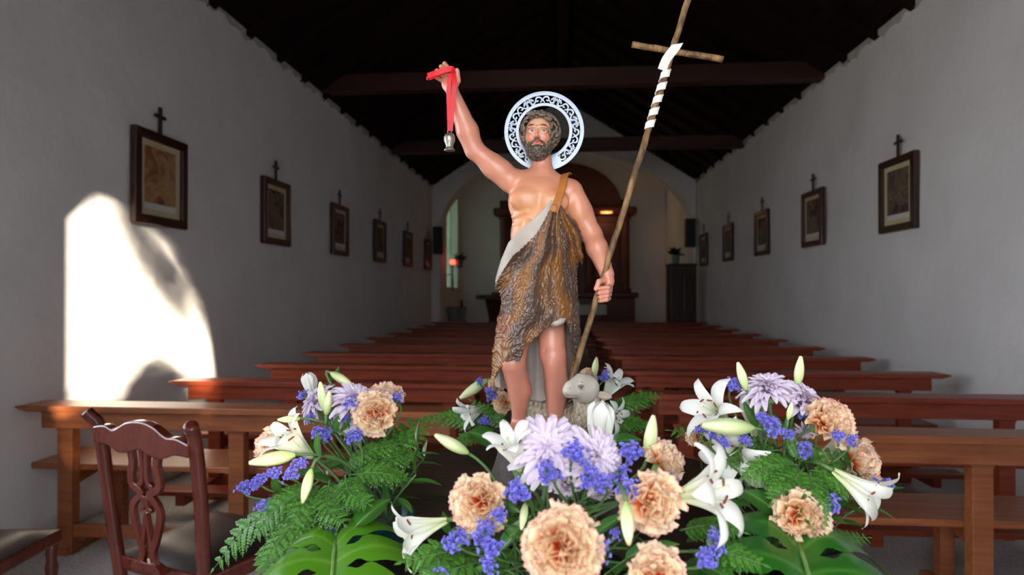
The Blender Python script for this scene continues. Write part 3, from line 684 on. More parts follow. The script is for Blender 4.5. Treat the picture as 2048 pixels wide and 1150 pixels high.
# ---- hair and beard: carved wavy locks
def locks(name, fld, colf):
    me = fld.mesh(name); p = verts(me); paint(me, colf(p)); o = link(name, me, 'carved_hair'); return child_world(o, statue)
Hf = Field(K(-54,-58,-50), K(60,66,60), .0010)
def fE(c, r, k=.004, sub=False): Hf.ell(K(*c), (r[0]*U, r[2]*U, r[1]*U), k, sub)
def curls(fld, pts, r0, r1, seed, kk=.0012):
    """each lock is a short carved comma-shaped roll"""
    rr = random.Random(seed)
    for (x, z, d, nx, nz, nd) in pts:
        n = Vector((nx, nd, nz)).normalized(); t1 = n.cross(Vector((rr.uniform(-1,1), rr.uniform(-1,1), rr.uniform(-1,1)))).normalized(); t2 = n.cross(t1)
        R = rr.uniform(r0, r1); tw = rr.choice((-1,1)); prev = None
        for i in range(7):
            a = tw*(i/6*4.0); rad = R*(1-.55*i/6)
            o = (t1*math.cos(a)+t2*math.sin(a))*rad + n*(1.6*i/6)
            q = K(x+o.x, z+o.z, d+o.y)
            if prev is not None: fld.cone(prev, q, R*.36*U, R*.32*U, kk*.6)
            prev = q
fE((2,13,10), (31,34,33)); fE((-20,4,8), (14,20,22), .006); fE((25,2,10), (14,24,22), .006); fE((2,35,0), (20,8,22), .006)
fE((-1,-8,-28), (22.5,40,24), .004, True); fE((-2,8,-36), (22,22,18), .004, True)
pts = []; rr = random.Random(4)
for _ in range(900):
    u = Vector((rr.gauss(0,1), rr.gauss(0,1), rr.gauss(0,1))).normalized()
    x, z, d = 2+u.x*36, 10+u.z*38.5, 8+u.y*37
    if u.x > .3: x += 4
    if u.x < -.3 and z < 15: x -= 2
    if z < -22 or (d < -8 and abs(x+1) < 25 and z < 30): continue
    if any((x-q[0])**2+(z-q[1])**2+(d-q[2])**2 < 95 for q in pts): continue
    pts.append((x, z, d, u.x, u.z, u.y))
pts += [(x_, z_, d_, x_/40, .8, -.6) for x_, z_, d_ in ((-20,31,-20),(-11,36,-24),(-1,38,-25),(9,37,-24),(19,32,-20),(-6,43,-14),(6,44,-14),(-25,22,-15),(26,22,-14),(-16,40,-14),(16,41,-14))]
curls(Hf, pts, 6.0, 8.6, 5)
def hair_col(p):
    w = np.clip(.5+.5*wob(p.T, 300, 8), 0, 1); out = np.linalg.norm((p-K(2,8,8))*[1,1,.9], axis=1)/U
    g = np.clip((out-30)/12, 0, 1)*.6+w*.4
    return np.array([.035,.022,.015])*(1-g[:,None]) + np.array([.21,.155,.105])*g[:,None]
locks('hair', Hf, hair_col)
Bf = Field(K(-40,-64,-56), K(42,4,30), .0009)
def gE(c, r, k=.003, sub=False): Bf.ell(K(*c), (r[0]*U, r[2]*U, r[1]*U), k, sub)
gE((0,-38,-12), (20,13,19)); gE((-20,-22,-6), (7,16,12), .006); gE((20,-22,-4), (7,17,12), .006); gE((-1,-29,-22), (15,6,9), .005)
Bf.cone(K(-3,-14.5,-32), K(-14,-20,-26), 2.6*U, 2.2*U, .002); Bf.cone(K(0,-14.5,-32), K(11,-20,-26), 2.6*U, 2.2*U, .002)
Bf.cone(K(-14,-20,-26), K(-18,-28,-20), 2.2*U, 2.6*U, .002); Bf.cone(K(11,-20,-26), K(16,-28,-20), 2.2*U, 2.6*U, .002)
pts = []
for _ in range(900):
    u = Vector((rr.gauss(0,1), rr.gauss(0,1), rr.gauss(0,1))).normalized()
    x, z, d = u.x*21, -36+u.z*15, -12+u.y*20
    if abs(x) > 14 and rr.random() < .5: z += rr.uniform(0, 16)
    if u.y > .5 or (z > -27 and abs(x+1) < 11): continue
    if any((x-q[0])**2+(z-q[1])**2+(d-q[2])**2 < 38 for q in pts): continue
    pts.append((x, z, d, u.x, u.z, u.y))
curls(Bf, pts, 4.0, 5.6, 9)
def beard_col(p):
    w = np.clip(.5+.5*wob(p.T, 420, 18), 0, 1)
    return np.array([.045,.030,.020])*(1-w[:,None]) + np.array([.15,.11,.075])*w[:,None]
locks('beard', Bf, beard_col)

# ---- fur garment: stack of ellipses with radiating folds
zs = lambda py: float(JJ(1078, py)[2])
tab = np.array([(400,1010,1148,-4,50),(420,1010,1151,-4,51),(450,1008,1159,-4,51),(480,1003,1166,-4,51),(510,997,1163,-4,51),(540,991,1156,-3,52),(560,989,1154,-3,52),(600,1002,1157,-5,56),(640,996,1161,-7,60),(680,990,1162,-8,62),(720,985,1160,-7,61),(770,984,1152,-4,58),(830,990,1140,0,48)], float)
tz = np.array([zs(r[0]) for r in tab])[::-1]; xpx = lambda a: np.array([JJ(q, 560)[0] for q in a])
tL, tR, tD, tB = xpx(tab[:,1])[::-1], xpx(tab[:,2])[::-1], (tab[:,3]*U)[::-1], (tab[:,4]*U)[::-1]
def stack(X, Y, Z, off=0):
    z = Z.ravel(); L_, R_, D_, B_ = [np.interp(z, tz, t).reshape(1,1,-1).astype(np.float32) for t in (tL,tR,tD,tB)]
    a = (R_-L_)/2+off; c = (R_+L_)/2; b_ = B_+off
    q = np.sqrt(((X-c)/a)**2+((Y-SY-D_)/b_)**2)
    return (q-1)*np.minimum(a, b_)*.9
def line_cut(X, Z, pts, up=True):
    """signed height above a polyline x -> z given in pixels"""
    xs = np.array([JJ(a, b_)[0] for a, b_ in pts]); zz = np.array([JJ(a, b_)[2] for a, b_ in pts])
    return (Z - np.interp(X.ravel(), xs, zz).reshape(X.shape))
TOPF = [(975,600),(1000,558),(1010,540),(1030,512),(1041,505),(1060,486),(1075,470),(1090,446),(1100,428),(1108,414),(1125,418),(1132,432),(1150,444),(1166,470),(1180,500)]
TOPW = [(975,585),(993,552),(1003,522),(1018,488),(1040,466),(1065,446),(1085,428),(1101,408),(1110,404),(1130,440)]
HEM = [(975,762),(990,756),(1000,738),(1012,722),(1028,712),(1042,714),(1048,704),(1056,682),(1066,678),(1080,664),(1094,652),(1104,640),(1118,634),(1130,634),(1136,650),(1141,690),(1144,735),(1150,748),(1165,735)]
F_ = Field(BB(965, 790, -.085), BB(1185, 398, .085), .0013)
X, Y, Z = F_.grid(); d0 = stack(X, Y, Z)
sx, _, sz = JJ(1114, 402); th = np.arctan2(X-sx, np.maximum(sz-Z, .004)) ; rad = np.sqrt((X-sx)**2+(Z-sz)**2)
warp = .10*np.sin(rad*48+2*th)+.05*np.sin(rad*95+5*th+1)
fold = np.sin(th*17+warp*5+.6)*.6 + .4*np.sin(th*29+2.1+warp*7); amp = np.clip(rad/.09, .25, 1)
side = np.where(Y > SY, .5, 1)*np.clip(1.6-np.abs(th)*1.25, .18, 1)*np.clip(np.abs(Y-SY)/.045*1.3+.12, 0, 1)
fur = np.sin(th*95+7*np.sin(rad*70+th*9)+3*np.sin(rad*160)) * np.sin(rad*230+5*np.sin(th*30)+Y*120) 
lock_ = np.sin(th*55+4*np.sin(rad*60+th*13))*np.cos(rad*110+6*np.sin(th*23))
d1 = d0 - side*amp*.0078*fold - (.0011*lock_ + .0010*fur)*np.clip(1.7-np.abs(th)*1.25, .15, 1)
hemw = .0016*np.sin(X*330)+.0010*np.sin(X*610+1)
cut_t = line_cut(X, Z, TOPF) + .0010*np.sin((X+Z)*420) + .0012*np.sin((X-Z)*150+1) + .0006*np.sin(X*900); cut_b = -(line_cut(X, Z, HEM)) + hemw
dd = np.maximum(np.maximum(d1, cut_t*.8), cut_b*.8)
inner = stack(X, Y, Z, -.015); zlow = zs(625)
dd = np.maximum(dd, -np.maximum(inner, Z-zlow))           # hollow below the hips
F_.d = dd.astype(np.float32)
gm = F_.mesh('fur_garment'); p = verts(gm); thv = np.arctan2(p[:,0]-sx, np.maximum(sz-p[:,2], .004)); rv = np.hypot(p[:,0]-sx, p[:,2]-sz)
wv_ = .10*np.sin(rv*48+2*thv)+.05*np.sin(rv*95+5*thv+1)
g = np.clip(.42+.55*np.sin(thv*17+wv_*5+.6+1.2)*.6+.3*np.sin(thv*31+wv_*9)+.32*wob(p.T, 70, 21)+.18*np.sin(thv*140+9*np.sin(rv*60)), 0, 1)
g = g*g*(3-2*g); colr = np.array([.085,.048,.034])*(1-g[:,None]) + np.array([.26,.105,.022])*g[:,None]
redp = .5*near(p, JJ(1010,650,-.04), .03); colr = blend(redp, colr, (.20,.045,.035)); paint(gm, colr)
child_world(link('fur_garment', gm, 'carved_fur'), statue)
# pale turned-over edge of the hide
Fl = Field(BB(975, 610, -.085), BB(1140, 398, .075), .0014); X, Y, Z = Fl.grid()
fz = np.array([zs(q) for q in (620,560,520,490,460,430,400)]); fL = np.interp(Z.ravel(), fz, [BB(q,560)[0] for q in (994,991,998,1008,1012,1013,1014)]); fB = np.interp(Z.ravel(), fz, [q*U for q in (49,48,46.5,45.5,45,45,45.5)])
fR = BB(1150,560)[0]; fa = ((fR-fL)/2).reshape(1,1,-1); fc = ((fR+fL)/2).reshape(1,1,-1); ds = (np.sqrt(((X-fc)/fa)**2+((Y-SY+.003)/fB.reshape(1,1,-1))**2)-1)*.045
Fl.d = np.maximum(np.maximum(ds, line_cut(X, Z, TOPW)*.8), -(line_cut(X, Z, TOPF)+.011)*.8).astype(np.float32)
fm = Fl.mesh('turned_edge'); child_world(link('turned_edge', fm, 'lining_paint'), statue)['label'] = 'pale turned-over edge of the hide'
# pale inside of the cloak hanging behind the legs
Fb = Field(BB(965, 835, -.02), BB(1185, 600, .085), .0018); X, Y, Z = Fb.grid()
ds = stack(X, Y, Z, -.002); dn = stack(X, Y, Z, -.011)
LOW = [(975,770),(1000,778),(1025,790),(1050,806),(1080,812),(1110,800),(1130,772),(1150,750),(1165,730)]
Fb.d = np.maximum(np.maximum(np.maximum(ds, -dn) - .002*np.sin(X*190+1.2), -(Y-SY-.008)), -line_cut(X, Z, LOW)*.9).astype(np.float32)
lm = Fb.mesh('cloak_lining'); child_world(link('cloak_lining', lm, 'lining_paint'), statue)['label'] = 'pale lining of the cloak behind the legs'
# small turned cuff over the thigh
cu = MB().tube([Vector(JJ(1103,650,-.060)), Vector(JJ(1112,646,-.064)), Vector(JJ(1122,642,-.063)), Vector(JJ(1130,637,-.056))], [4*U,7*U,7*U,4*U], 14).mesh('turned_cuff'); child_world(link('turned_cuff', cu, 'lining_paint', smooth=True), statue)
# leather strap over the shoulder
sp = [JJ(1137,350,.022), JJ(1131,348,.004), JJ(1128,356,-.020), JJ(1124,374,-.040), JJ(1118,394,-.053), JJ(1111,414,-.060), JJ(1108,424,-.060)]
st = MB().ribbon(spline(sp, 6), 15*U, .003, Vector((1,0,.25))).build('shoulder_strap', 'strap_leather'); child_world(st, statue)
bt = MB().lathe([(.0085,0),(.0085,.003),(.006,.0045)], 18).build('strap_stud', 'strap_leather', smooth=True); bt.rotation_euler = (PI/2, 0, 0); bt.location = JJ(1108, 417, -.0605); child_world(bt, statue)

# ---- openwork halo
hc = Vector(JJ(1088, 262.5, .040)); HU = 1.34/1.30*U
hal = thing('tmp', None, None); bpy.data.objects.remove(hal)
def ring(r0, r1, t0, t1, n=96):
    V = []; 
    for i in range(n):
        a = 2*PI*i/n; c_, s_ = math.cos(a), math.sin(a)
        V += [(c_*r0, t0, s_*r0), (c_*r1, t0, s_*r1), (c_*r1, t1, s_*r1), (c_*r0, t1, s_*r0)]
    return V, [(i*4+k_, i*4+(k_+1)%4, ((i+1)%n)*4+(k_+1)%4, ((i+1)%n)*4+k_) for i in range(n) for k_ in range(4)]
b = MB(); b.add(*ring(72*HU, 79*HU, -.0012, .0012)); b.add(*ring(77.5*HU, 79.5*HU, -.002, .002)); b.add(*ring(51*HU, 56.5*HU, -.0012, .0012)); b.add(*ring(50.5*HU, 52*HU, -.002, .002))
halo = b.build('halo', 'silver', bevel=0); halo.location = hc; child_world(halo, statue); halo['label'] = 'silver openwork halo'
def pol(r, a): return Vector((r*HU*math.cos(a), 0, r*HU*math.sin(a)))
def flatrib(pts, w, name='scroll'):
    P = spline(pts, 5); m_ = len(P); sd = []
    for i in range(m_):
        tg = (P[min(i+1,m_-1)]-P[max(i-1,0)]).normalized(); sd.append(Vector((0,1,0)).cross(tg))
    return MB().ribbon(P, [w*HU*(1-.35*abs(2*i/(m_-1)-1)) for i in range(m_)], .0024, sd).mesh(name)
da = 2*PI/14
S1 = [pol(58,-.10), pol(63,-.16), pol(68,-.11), pol(69,-.02), pol(65,.03), pol(61,.0), pol(63,-.05)]
S2 = [pol(65,.03), pol(60,.08), pol(58,.15), pol(61,.20), pol(66,.18), pol(66,.12), pol(63,.12)]
LF = [pol(57,.20), pol(62,.215), pol(68,.21), pol(72,.22)]
LG = [pol(64,.215), pol(68,.17), pol(70,.15)]; LH = [pol(64,.215), pol(67,.26), pol(70,.28)]
MS = [flatrib(S1, 3.2), flatrib(S2, 3.2), flatrib(LF, 2.8), flatrib(LG, 3.6), flatrib(LH, 3.6)]
for m_ in MS: m_.materials.append(MAT['silver'])
for i in range(14):
    a = PI/2 + (i+.5)*da
    if abs(((a+PI/2+PI) % (2*PI)) - PI) < .35: continue
    for m_ in MS:
        o = link('scroll', m_, None, halo); o.rotation_euler = (0, -a, 0)
        if i % 2: o.scale = (1, 1, -1); o.rotation_euler = (0, -a-.10, 0)
for s_ in (-1, 1):
    b = MB(); aa = np.linspace(-PI/2+s_*.14, -PI/2+s_*.52, 9)
    pl_ = [(52*HU*math.cos(q), 52*HU*math.sin(q)) for q in aa] + [(76*HU*math.cos(q), 76*HU*math.sin(q)) for q in aa[::-1]]
    o = b.prism(pl_, -.0014, .0014).build('halo_plate', 'silver', halo)
MB().tube([hc+Vector((0,.002,-.062)), Vector(K(4,-30,30))+Vector((0,0,0))], .003, 8).build('halo_stem', 'silver'); child_world(bpy.data.objects['halo_stem'], statue)

# ---- carved rock plinth
b = MB(); r_ = random.Random(3); n = 28; prof = [(1.06,0),(1.10,.03),(1.02,.07),(.98,.105),(.9,.122),(.6,.128)]
pz = float(JJ(1078,876)[2]); PLAT = 1.05
V = [(math.cos(2*PI*i/n)*.118*a*(1+.05*math.sin(i*2.3+j)), math.sin(2*PI*i/n)*.125*a*(1+.05*math.cos(i*1.7+j)), z_*(pz-PLAT-.004)/.128) for j, (a, z_) in enumerate(prof) for i in range(n)]
b.add(V, [(j*n+i, j*n+(i+1)%n, (j+1)*n+(i+1)%n, (j+1)*n+i) for j in range(len(prof)-1) for i in range(n)] + [tuple(range(n))[::-1], tuple((len(prof)-1)*n+i for i in range(n))])
pl_o = b.build('rock_plinth', 'plinth_wood', smooth=True); pl_o.location = (JJ(1100,876)[0], SY+.01, PLAT+.002); child_world(pl_o, statue)

# ---- lamb
LF_ = Field(BB(1020, 895, -.08), BB(1235, 738, .14), .0016)
DL = -.050
def JD(px, py, dy=0): return JJ(px, py, dy+DL)
def lC(a, b, ra, rb, k=.005, sub=False): LF_.cone(JD(*a), JD(*b), ra*U, rb*U, k, sub)
def lE(c, r, k=.005, sub=False): LF_.ell(JD(*c), (r[0]*U, r[2]*U, r[1]*U), k, sub)
lE((1085,832,.120), (68,40,36)); lE((1185,838,.025), (34,40,34), .014); lC((1180,830,.0), (1172,800,-.012), 30, 24, .010); lC((1110,835,.115), (1180,840,.03), 34, 30, .012)
X, Y, Z = LF_.grid()
w_ = np.sin(X*520+5*np.sin(Z*210)+3*np.sin(Y*260))*np.sin(Z*480+4*np.sin(X*190+Y*240)); LF_.d = (LF_.d - .0016*w_).astype(np.float32)
wool = LF_.mesh('wool_coat'); p = verts(wool); gw = np.clip(.55+.5*wob(p.T, 500, 31)+.25*wob(p.T, 90, 32), 0, 1)[:,None]; paint(wool, np.array([.20,.15,.09])*(1-gw)+np.array([.50,.43,.32])*gw)
lamb = thing('lamb_statue', 'small carved white lamb sitting beside the saint statue', 'statue', JJ(1150, 874, .02))
child_world(link('wool_coat', wool, 'carved_wool'), lamb)
LH_ = Field(BB(1105, 835, -.125), BB(1235, 738, .03), .0011)
def mC(a, b, ra, rb, k=.004, sub=False): LH_.cone(JD(*a), JD(*b), ra*U, rb*U, k, sub)
def mE(c, r, k=.004, sub=False): LH_.ell(JD(*c), (r[0]*U, r[2]*U, r[1]*U), k, sub)
mE((1172,776,-.018), (25,25,24)); mE((1168,792,-.018), (22,15,20), .008); mC((1160,778,-.030), (1140,782,-.046), 19, 13.5, .009); mE((1138,780,-.050), (10,11,9), .004)
mC((1160,756,-.024), (1140,770,-.050), 9, 7, .010); mE((1165,757,-.014), (15,7,14), .008)
mE((1163,775,-.0475), (7.5,5,4.5), .004, True); mC((1153,771,-.0440), (1163,767,-.0455), 1.8, 2.2, .003); mC((1163,767,-.0455), (1174,772,-.0410), 2.2, 1.8, .003)
mC((1155,779,-.044), (1164,782,-.0445), 1.2, 1.4, .002); mC((1164,782,-.0445), (1172,778,-.042), 1.4, 1.2, .002)
mC((1130,791,-.060), (1152,793,-.052), 1.3, 1.0, .0018, True); mE((1131,779,-.0605), (2.4,1.6,3.2), .0015, True); mE((1141,778,-.0605), (2.2,1.5,3), .0015, True)
for q in range(9):
    aa = q*2.4; mE((1166+11*math.cos(aa)*(.4+.07*q), 757-3*math.sin(aa), -.020+.010*math.sin(aa)), (6,4.5,6), .002)
hm = LH_.mesh('head'); p = verts(hm); ch = np.tile([.56,.50,.42], (len(p),1))*(1+.12*wob(p.T, 140, 41)[:,None]); ch = blend(.6*near(p, JD(1134,791,-.058), .006), ch, (.40,.17,.13)); ch = blend(.7*near(p, JD(1163,774.5,-.044), .0052), ch, (.16,.11,.08)); paint(hm, ch)
child_world(link('head', hm, 'carved_wool'), lamb)
EA = Field(BB(1170, 825, -.10), BB(1245, 760, .01), .0010)
EA.ell(JD(1206,791,-.012), (17*U, 5*U, 8*U), .003, rot=Matrix.Rotation(.18, 3, 'Y')); EA.ell(JD(1208,791,-.020), (13*U, 4*U, 5*U), .002, True, rot=Matrix.Rotation(.18, 3, 'Y'))
em = EA.mesh('ear'); p = verts(em); paint(em, blend(.8*near(p, JD(1208,791,-.014), .009), np.tile([.48,.42,.34], (len(p),1)), (.55,.40,.30))); child_world(link('ear', em, 'carved_wool'), lamb)
bm_ = bmesh.new(); bmesh.ops.create_uvsphere(bm_, u_segments=14, v_segments=10, radius=3.6*U); me = bpy.data.meshes.new('eye'); bm_.to_mesh(me); bm_.free(); paint(me, (.10,.07,.045)); o = link('eye', me, 'eye_paint', smooth=True); o.location = JD(1163,775,-.0405); child_world(o, lamb)

# ---- staff with cross bar (held) and ribbon
sb, stp = JJ(1136, 785, -.052), JJ(1390, -46, -.062)
staff = thing('cross_staff', 'thin rough wooden staff ending in a cross, held by the statue', 'staff', sb)
r_ = random.Random(8)
P = [Vector(sb).lerp(Vector(stp), i/40)+Vector((r_.gauss(0,.0007), r_.gauss(0,.0007), 0)) for i in range(41)]
child_world(MB().tube(P, [.0066*(1+.10*math.sin(i*1.9)*r_.random()) for i in range(41)], 10).build('shaft', 'staff_wood', smooth=True), staff)
dz = -.0126
P = [Vector(JJ(1264,89,-.062+dz)).lerp(Vector(JJ(1446,119,-.062+dz)), i/16)+Vector((0,0,r_.gauss(0,.0005))) for i in range(17)]
child_world(MB().tube(P, [.0062*(1+.08*r_.random()) for i in range(17)], 10).build('cross_bar', 'staff_wood', smooth=True), staff)
ax_ = (Vector(stp)-Vector(sb)).normalized(); e1 = ax_.cross(Vector((0,1,0))).normalized(); e2 = ax_.cross(e1)
def onstaff(py):
    t = (785-py)/(785+46.); return Vector(sb).lerp(Vector(stp), t)
rb = MB(); n = 110; pts = []; sd = []
for i in range(n+1):
    t = i/n; c_ = onstaff(252-(252-128)*t); a = 2*PI*5.0*t; nrm = e1*math.cos(a)+e2*math.sin(a); pts.append(c_+nrm*.0082); sd.append(ax_)
rb.ribbon(pts, 13*U, .0012, sd)
pts = [onstaff(140)+Vector((-.010,-.009,0)), onstaff(122)+Vector((-.008,-.017,0)), onstaff(106)+Vector((0,-.0225,0)), onstaff(94)+Vector((.006,-.018,.0)), onstaff(88)+Vector((.008,-.004,.0))]
rb.ribbon(spline(pts, 6), 17*U, .0012, Vector((1,0,.2)))
child_world(rb.build('wrapped_ribbon', 'white_ribbon', smooth=False), staff)

# ---- red ribbon with little bell hanging from the raised hand
rib = thing('red_ribbon', 'shiny red satin ribbon looped over the raised hand of the statue', 'ribbon', JJ(903, 150, -.06))
def rband(pts, w, tw=Vector((1,0,0))): child_world(MB().ribbon(spline(pts, 6), w*U, .0008, tw).build('strand', 'red_ribbon'), rib)
rband([JJ(905,140,-.062), JJ(899,160,-.066), JJ(897,185,-.066), JJ(898,220,-.060), JJ(899,262,-.056)], 8)
rband([JJ(905,140,-.060), JJ(909,165,-.068), JJ(907,190,-.069), JJ(904,222,-.063), JJ(901,262,-.058)], 9, Vector((1,.2,0)))
rband([JJ(909,148,-.060), JJ(904,138,-.066), JJ(889,140,-.070), JJ(872,146,-.070), JJ(855,152,-.066)], 11, Vector((.1,0,1)))
rband([JJ(906,143,-.058), JJ(890,143,-.066), JJ(874,150,-.066), JJ(858,157,-.064)], 8, Vector((.2,.1,1)))
rband([JJ(857,152,-.064), JJ(853,156,-.064), JJ(856,160,-.063)], 2, Vector((.1,0,1)))
bell = thing('hanging_bell', 'small pewter bell hanging from the red ribbon', 'bell', JJ(899, 283, -.057))
o = MB().lathe([(.2*U,-18*U),(10.5*U,-18*U),(10.8*U,-16.5*U),(8*U,-14*U),(6.6*U,-9*U),(8*U,-5*U),(10.6*U,1*U),(11*U,7*U),(9*U,13*U),(5*U,16.5*U),(2*U,17.5*U)], 24).build('bell_body', 'pewter', bell, True)
V, Fc = [], []
lp = [Vector((3.4*U*math.cos(q), 0, 19*U+3.4*U*math.sin(q))) for q in np.linspace(0, 2*PI, 13)]
MB().tube(lp, .0009, 6, cap=False).build('loop', 'pewter', bell, True)
# ------------------------------------------------------------------ processional platform
mat('platform_wood', (.020,.012,.009), .32, (.05,.028,.017), 7, (1,5,1), bump=.12, bscale=12, coat=.25)
PC = Vector((-.01, 1.24, 0))
pt = thing('platform_table', 'dark varnished round wooden table carrying statue and flowers', 'table', (PC.x, PC.y, 0))
MB().lathe([(.02,1.005),(.50,1.005),(.535,1.012),(.55,1.022),(.552,1.036),(.545,1.046),(.53,1.050),(.02,1.050)], 72).build('table_top', 'platform_wood', pt, True)
pt.children[-1].data.polygons.foreach_set('use_smooth', [False]*len(pt.children[-1].data.polygons))
b = MB(); b.lathe([(.44,.90),(.46,.90),(.46,1.005),(.44,1.005)], 48); b.build('apron', 'platform_wood', pt)
for k in range(4):
    a = PI/4+k*PI/2
    MB().lathe([(.018,0),(.03,.03),(.02,.1),(.032,.3),(.022,.5),(.034,.7),(.036,.90),(.036,1.0)], 14, (.40*math.cos(a), .40*math.sin(a), 0)).build('leg', 'platform_wood', pt, True)

# ------------------------------------------------------------------ flower kit (local +z = the way the bloom faces, origin = where the stem ends)
vcol_mat('lily_petal', .45, .4, trans=.22); vcol_mat('carnation_petal', .7, .2, trans=.38); vcol_mat('mum_petal', .6, .3, trans=.34)
vcol_mat('bud_skin', .42, .4, subsurf=.15); vcol_mat('statice_floret', .7, .2, trans=.12); vcol_mat('leaf_glossy', .28, .5, coat=.2, trans=.10); vcol_mat('fern_leaf', .38, .5, trans=.18)
mat('stem_green', (.055,.13,.035), .5, (.10,.19,.055), 40); mat('stem_blue', (.085,.16,.085), .6, (.14,.23,.12), 40); mat('calyx_green', (.13,.25,.055), .45, (.19,.33,.09), 40)
mat('anther', (.16,.022,.012), .8, (.22,.04,.02), 200); mat('filament', (.62,.68,.40), .5); mat('teal_plastic', (.012,.085,.085), .4); mat('black_tray', (.012,.012,.013), .3); mat('foam_green', (.05,.09,.045), .95, (.08,.13,.06), 60, bump=.4)
def gridmesh(name, P, col, matname, close=False):
    """P[j][i] rows of points, col same shape -> smooth sheet"""
    P = np.array(P, float); nj, ni = P.shape[:2]; F = [(j*ni+i, j*ni+i+1, (j+1)*ni+i+1, (j+1)*ni+i) for j in range(nj-1) for i in range(ni-1)]
    me = mesh(name, P.reshape(-1,3), F); paint(me, np.clip(np.array(col, float).reshape(-1,3), 0, 1)); me.materials.append(MAT[matname]); me.polygons.foreach_set('use_smooth', [True]*len(F)); return me
def mixc(a, b, t): return np.array(a)*(1-t)+np.array(b)*t
def lily_petal(openness, w, seed, L=1.0):
    rr = random.Random(seed); ctl = {2: [(.004,0),(.010,.034),(.022,.066),(.046,.088),(.074,.090),(.094,.076)], 1: [(.004,0),(.010,.035),(.019,.068),(.034,.095),(.054,.108),(.070,.106)], 0: [(.004,0),(.011,.035),(.018,.066),(.022,.092),(.022,.112),(.014,.126)]}[openness]
    C_ = spline([(a, b_, 0) for a, b_ in ctl], 4); n = len(C_); P = []; Q = []
    for j, c in enumerate(C_):
        t = j/(n-1); hw = w*(math.sin(PI*min(1, (t*.93+.07))**.9)**.75)*(.35+.65*min(1, t*2.2)) if t < 1 else .0006; row = []; qr = []
        for i in range(7):
            u = i/3-1; lift = -.22*hw*(1-u*u)*(1 if t > .15 else .3) + .006*(u*u)*(1-t)*.5
            wavy = .0022*math.sin(t*11+seed+(2 if u > 0 else 0))*abs(u)**2*t
            tg = (C_[min(j+1,n-1)]-C_[max(j-1,0)]).normalized(); nr = Vector((-tg.y, tg.x, 0))
            row.append(((c.x+nr.x*(-lift+wavy))*L, u*hw*L, (c.y+nr.y*(-lift+wavy))*L))
            base = mixc((.60,.66,.30), (.86,.85,.78), min(1, t*2.6)); base = mixc(base, (.80,.83,.62), .5*max(0, 1-abs(u)*3)*(1-t)); qr.append(mixc(base, (.86,.80,.66), .5*max(0, t-.8)*5*abs(u)))
        P.append(row); Q.append(qr)
    return gridmesh('petal', P, Q, 'lily_petal')
LPET = {o: (lily_petal(o, .0235, 3+o), lily_petal(o, .0165, 8+o)) for o in (0, 1, 2)}
fil = MB().tube(spline([(.003,0,.01),(.009,0,.05),(.022,0,.083)], 4), [.0012]*9, 6).mesh('stamen'); fil.materials.append(MAT['filament'])
ant = MB().tube([(0,-.0085,0),(0,-.006,.0006),(0,.006,.0006),(0,.0085,0)], [.0006,.0021,.0021,.0006], 7).mesh('anther'); ant.materials.append(MAT['anther'])
pis = MB().tube([(0,0,.01),(.001,0,.06),(.004,0,.092),(.005,0,.097),(.005,0,.100)], [.0018,.0016,.0015,.0036,.003], 8).mesh('pistil'); pis.materials.append(MAT['filament'])
def carn_petal(seed):
    rr = random.Random(seed); P = []; Q = []; nj, ni = 9, 17; ph = rr.uniform(0, 6); ph2 = rr.uniform(0, 6)
    for j in range(nj):
        t = (0,.2,.4,.58,.72,.84,.93,.985,1.0)[j]; row = []; qr = []; hw = .004+.0185*t**1.15
        for i in range(ni):
            u = i/(ni-1)*2-1; zig = .0010*(1 if i % 2 else -1)*(j == nj-1)
            ruf = (.0058*math.sin(u*6.5+ph)+.0026*math.sin(u*13+ph2))*t**1.7
            r = .004+.032*t*(1-.20*u*u)+zig; row.append((r, u*hw, ruf+.007*t*t))
            c = mixc((1.0,.13,.03), (1.0,.46,.18), min(1, t*1.5)); c = mixc(c, (1.0,.88,.62), min(1, max(0, t-.42)*2.4)); c = mixc(c, (.96,.36,.38), .0 if j == nj-3 else (.50 if j == nj-2 else (.9 if j == nj-1 else 0))); qr.append(c)
        P.append(row); Q.append(qr)
    return gridmesh('petal', P, Q, 'carnation_petal')
CPET = [carn_petal(i) for i in range(5)]
calyx = MB().lathe([(.002,-.022),(.0065,-.018),(.0078,-.004),(.0095,.006)], 12).mesh('calyx'); calyx.materials.append(MAT['calyx_green'])
def mum_petal(seed):
    rr = random.Random(seed); P = []; Q = []
    for j in range(7):
        t = j/6; hw = .0050*(math.sin(PI*(.14+.74*t))**.6) if t < 1 else .0020; row = []; qr = []
        for i in range(4):
            u = i/1.5-1; row.append((.003+.039*t, u*hw, .0032*(u*u)*(1-.3*t)+.010*math.sin(t*PI*.9)+.004*rr.uniform(-.2,.2))); qr.append(mixc((.64,.50,.68), (.86,.75,.87), min(1,t*1.8)))
        P.append(row); Q.append(qr)
    return gridmesh('petal', P, Q, 'mum_petal')
MPET = [mum_petal(i) for i in range(4)]
mcal = MB().lathe([(.0015,-.010),(.009,-.006),(.014,.0),(.010,.004)], 14).mesh('calyx'); mcal.materials.append(MAT['calyx_green'])
def bud_mesh(seed, tip):
    P = []; Q = []; n = 18; m_ = 13
    for j in range(m_):
        t = j/(m_-1); r = .0125*(math.sin(PI*min(1, .06+.88*t**.85))**.8); row = []; qr = []
        for i in range(n+1):
            a = 2*PI*i/n; q = r*(1+.10*abs(math.sin(a*1.5))-.05); row.append((q*math.cos(a), q*math.sin(a), .082*t)); c = mixc((.36,.50,.16), (.74,.78,.46), min(1, t*1.7)); c = mixc(c, (.50,.62,.24), .55*(1-abs(math.sin(a*1.5)))**2); qr.append(mixc(c, tip, max(0, t-.85)*5))
        P.append(row); Q.append(qr)
    return gridmesh('bud', P, Q, 'bud_skin')
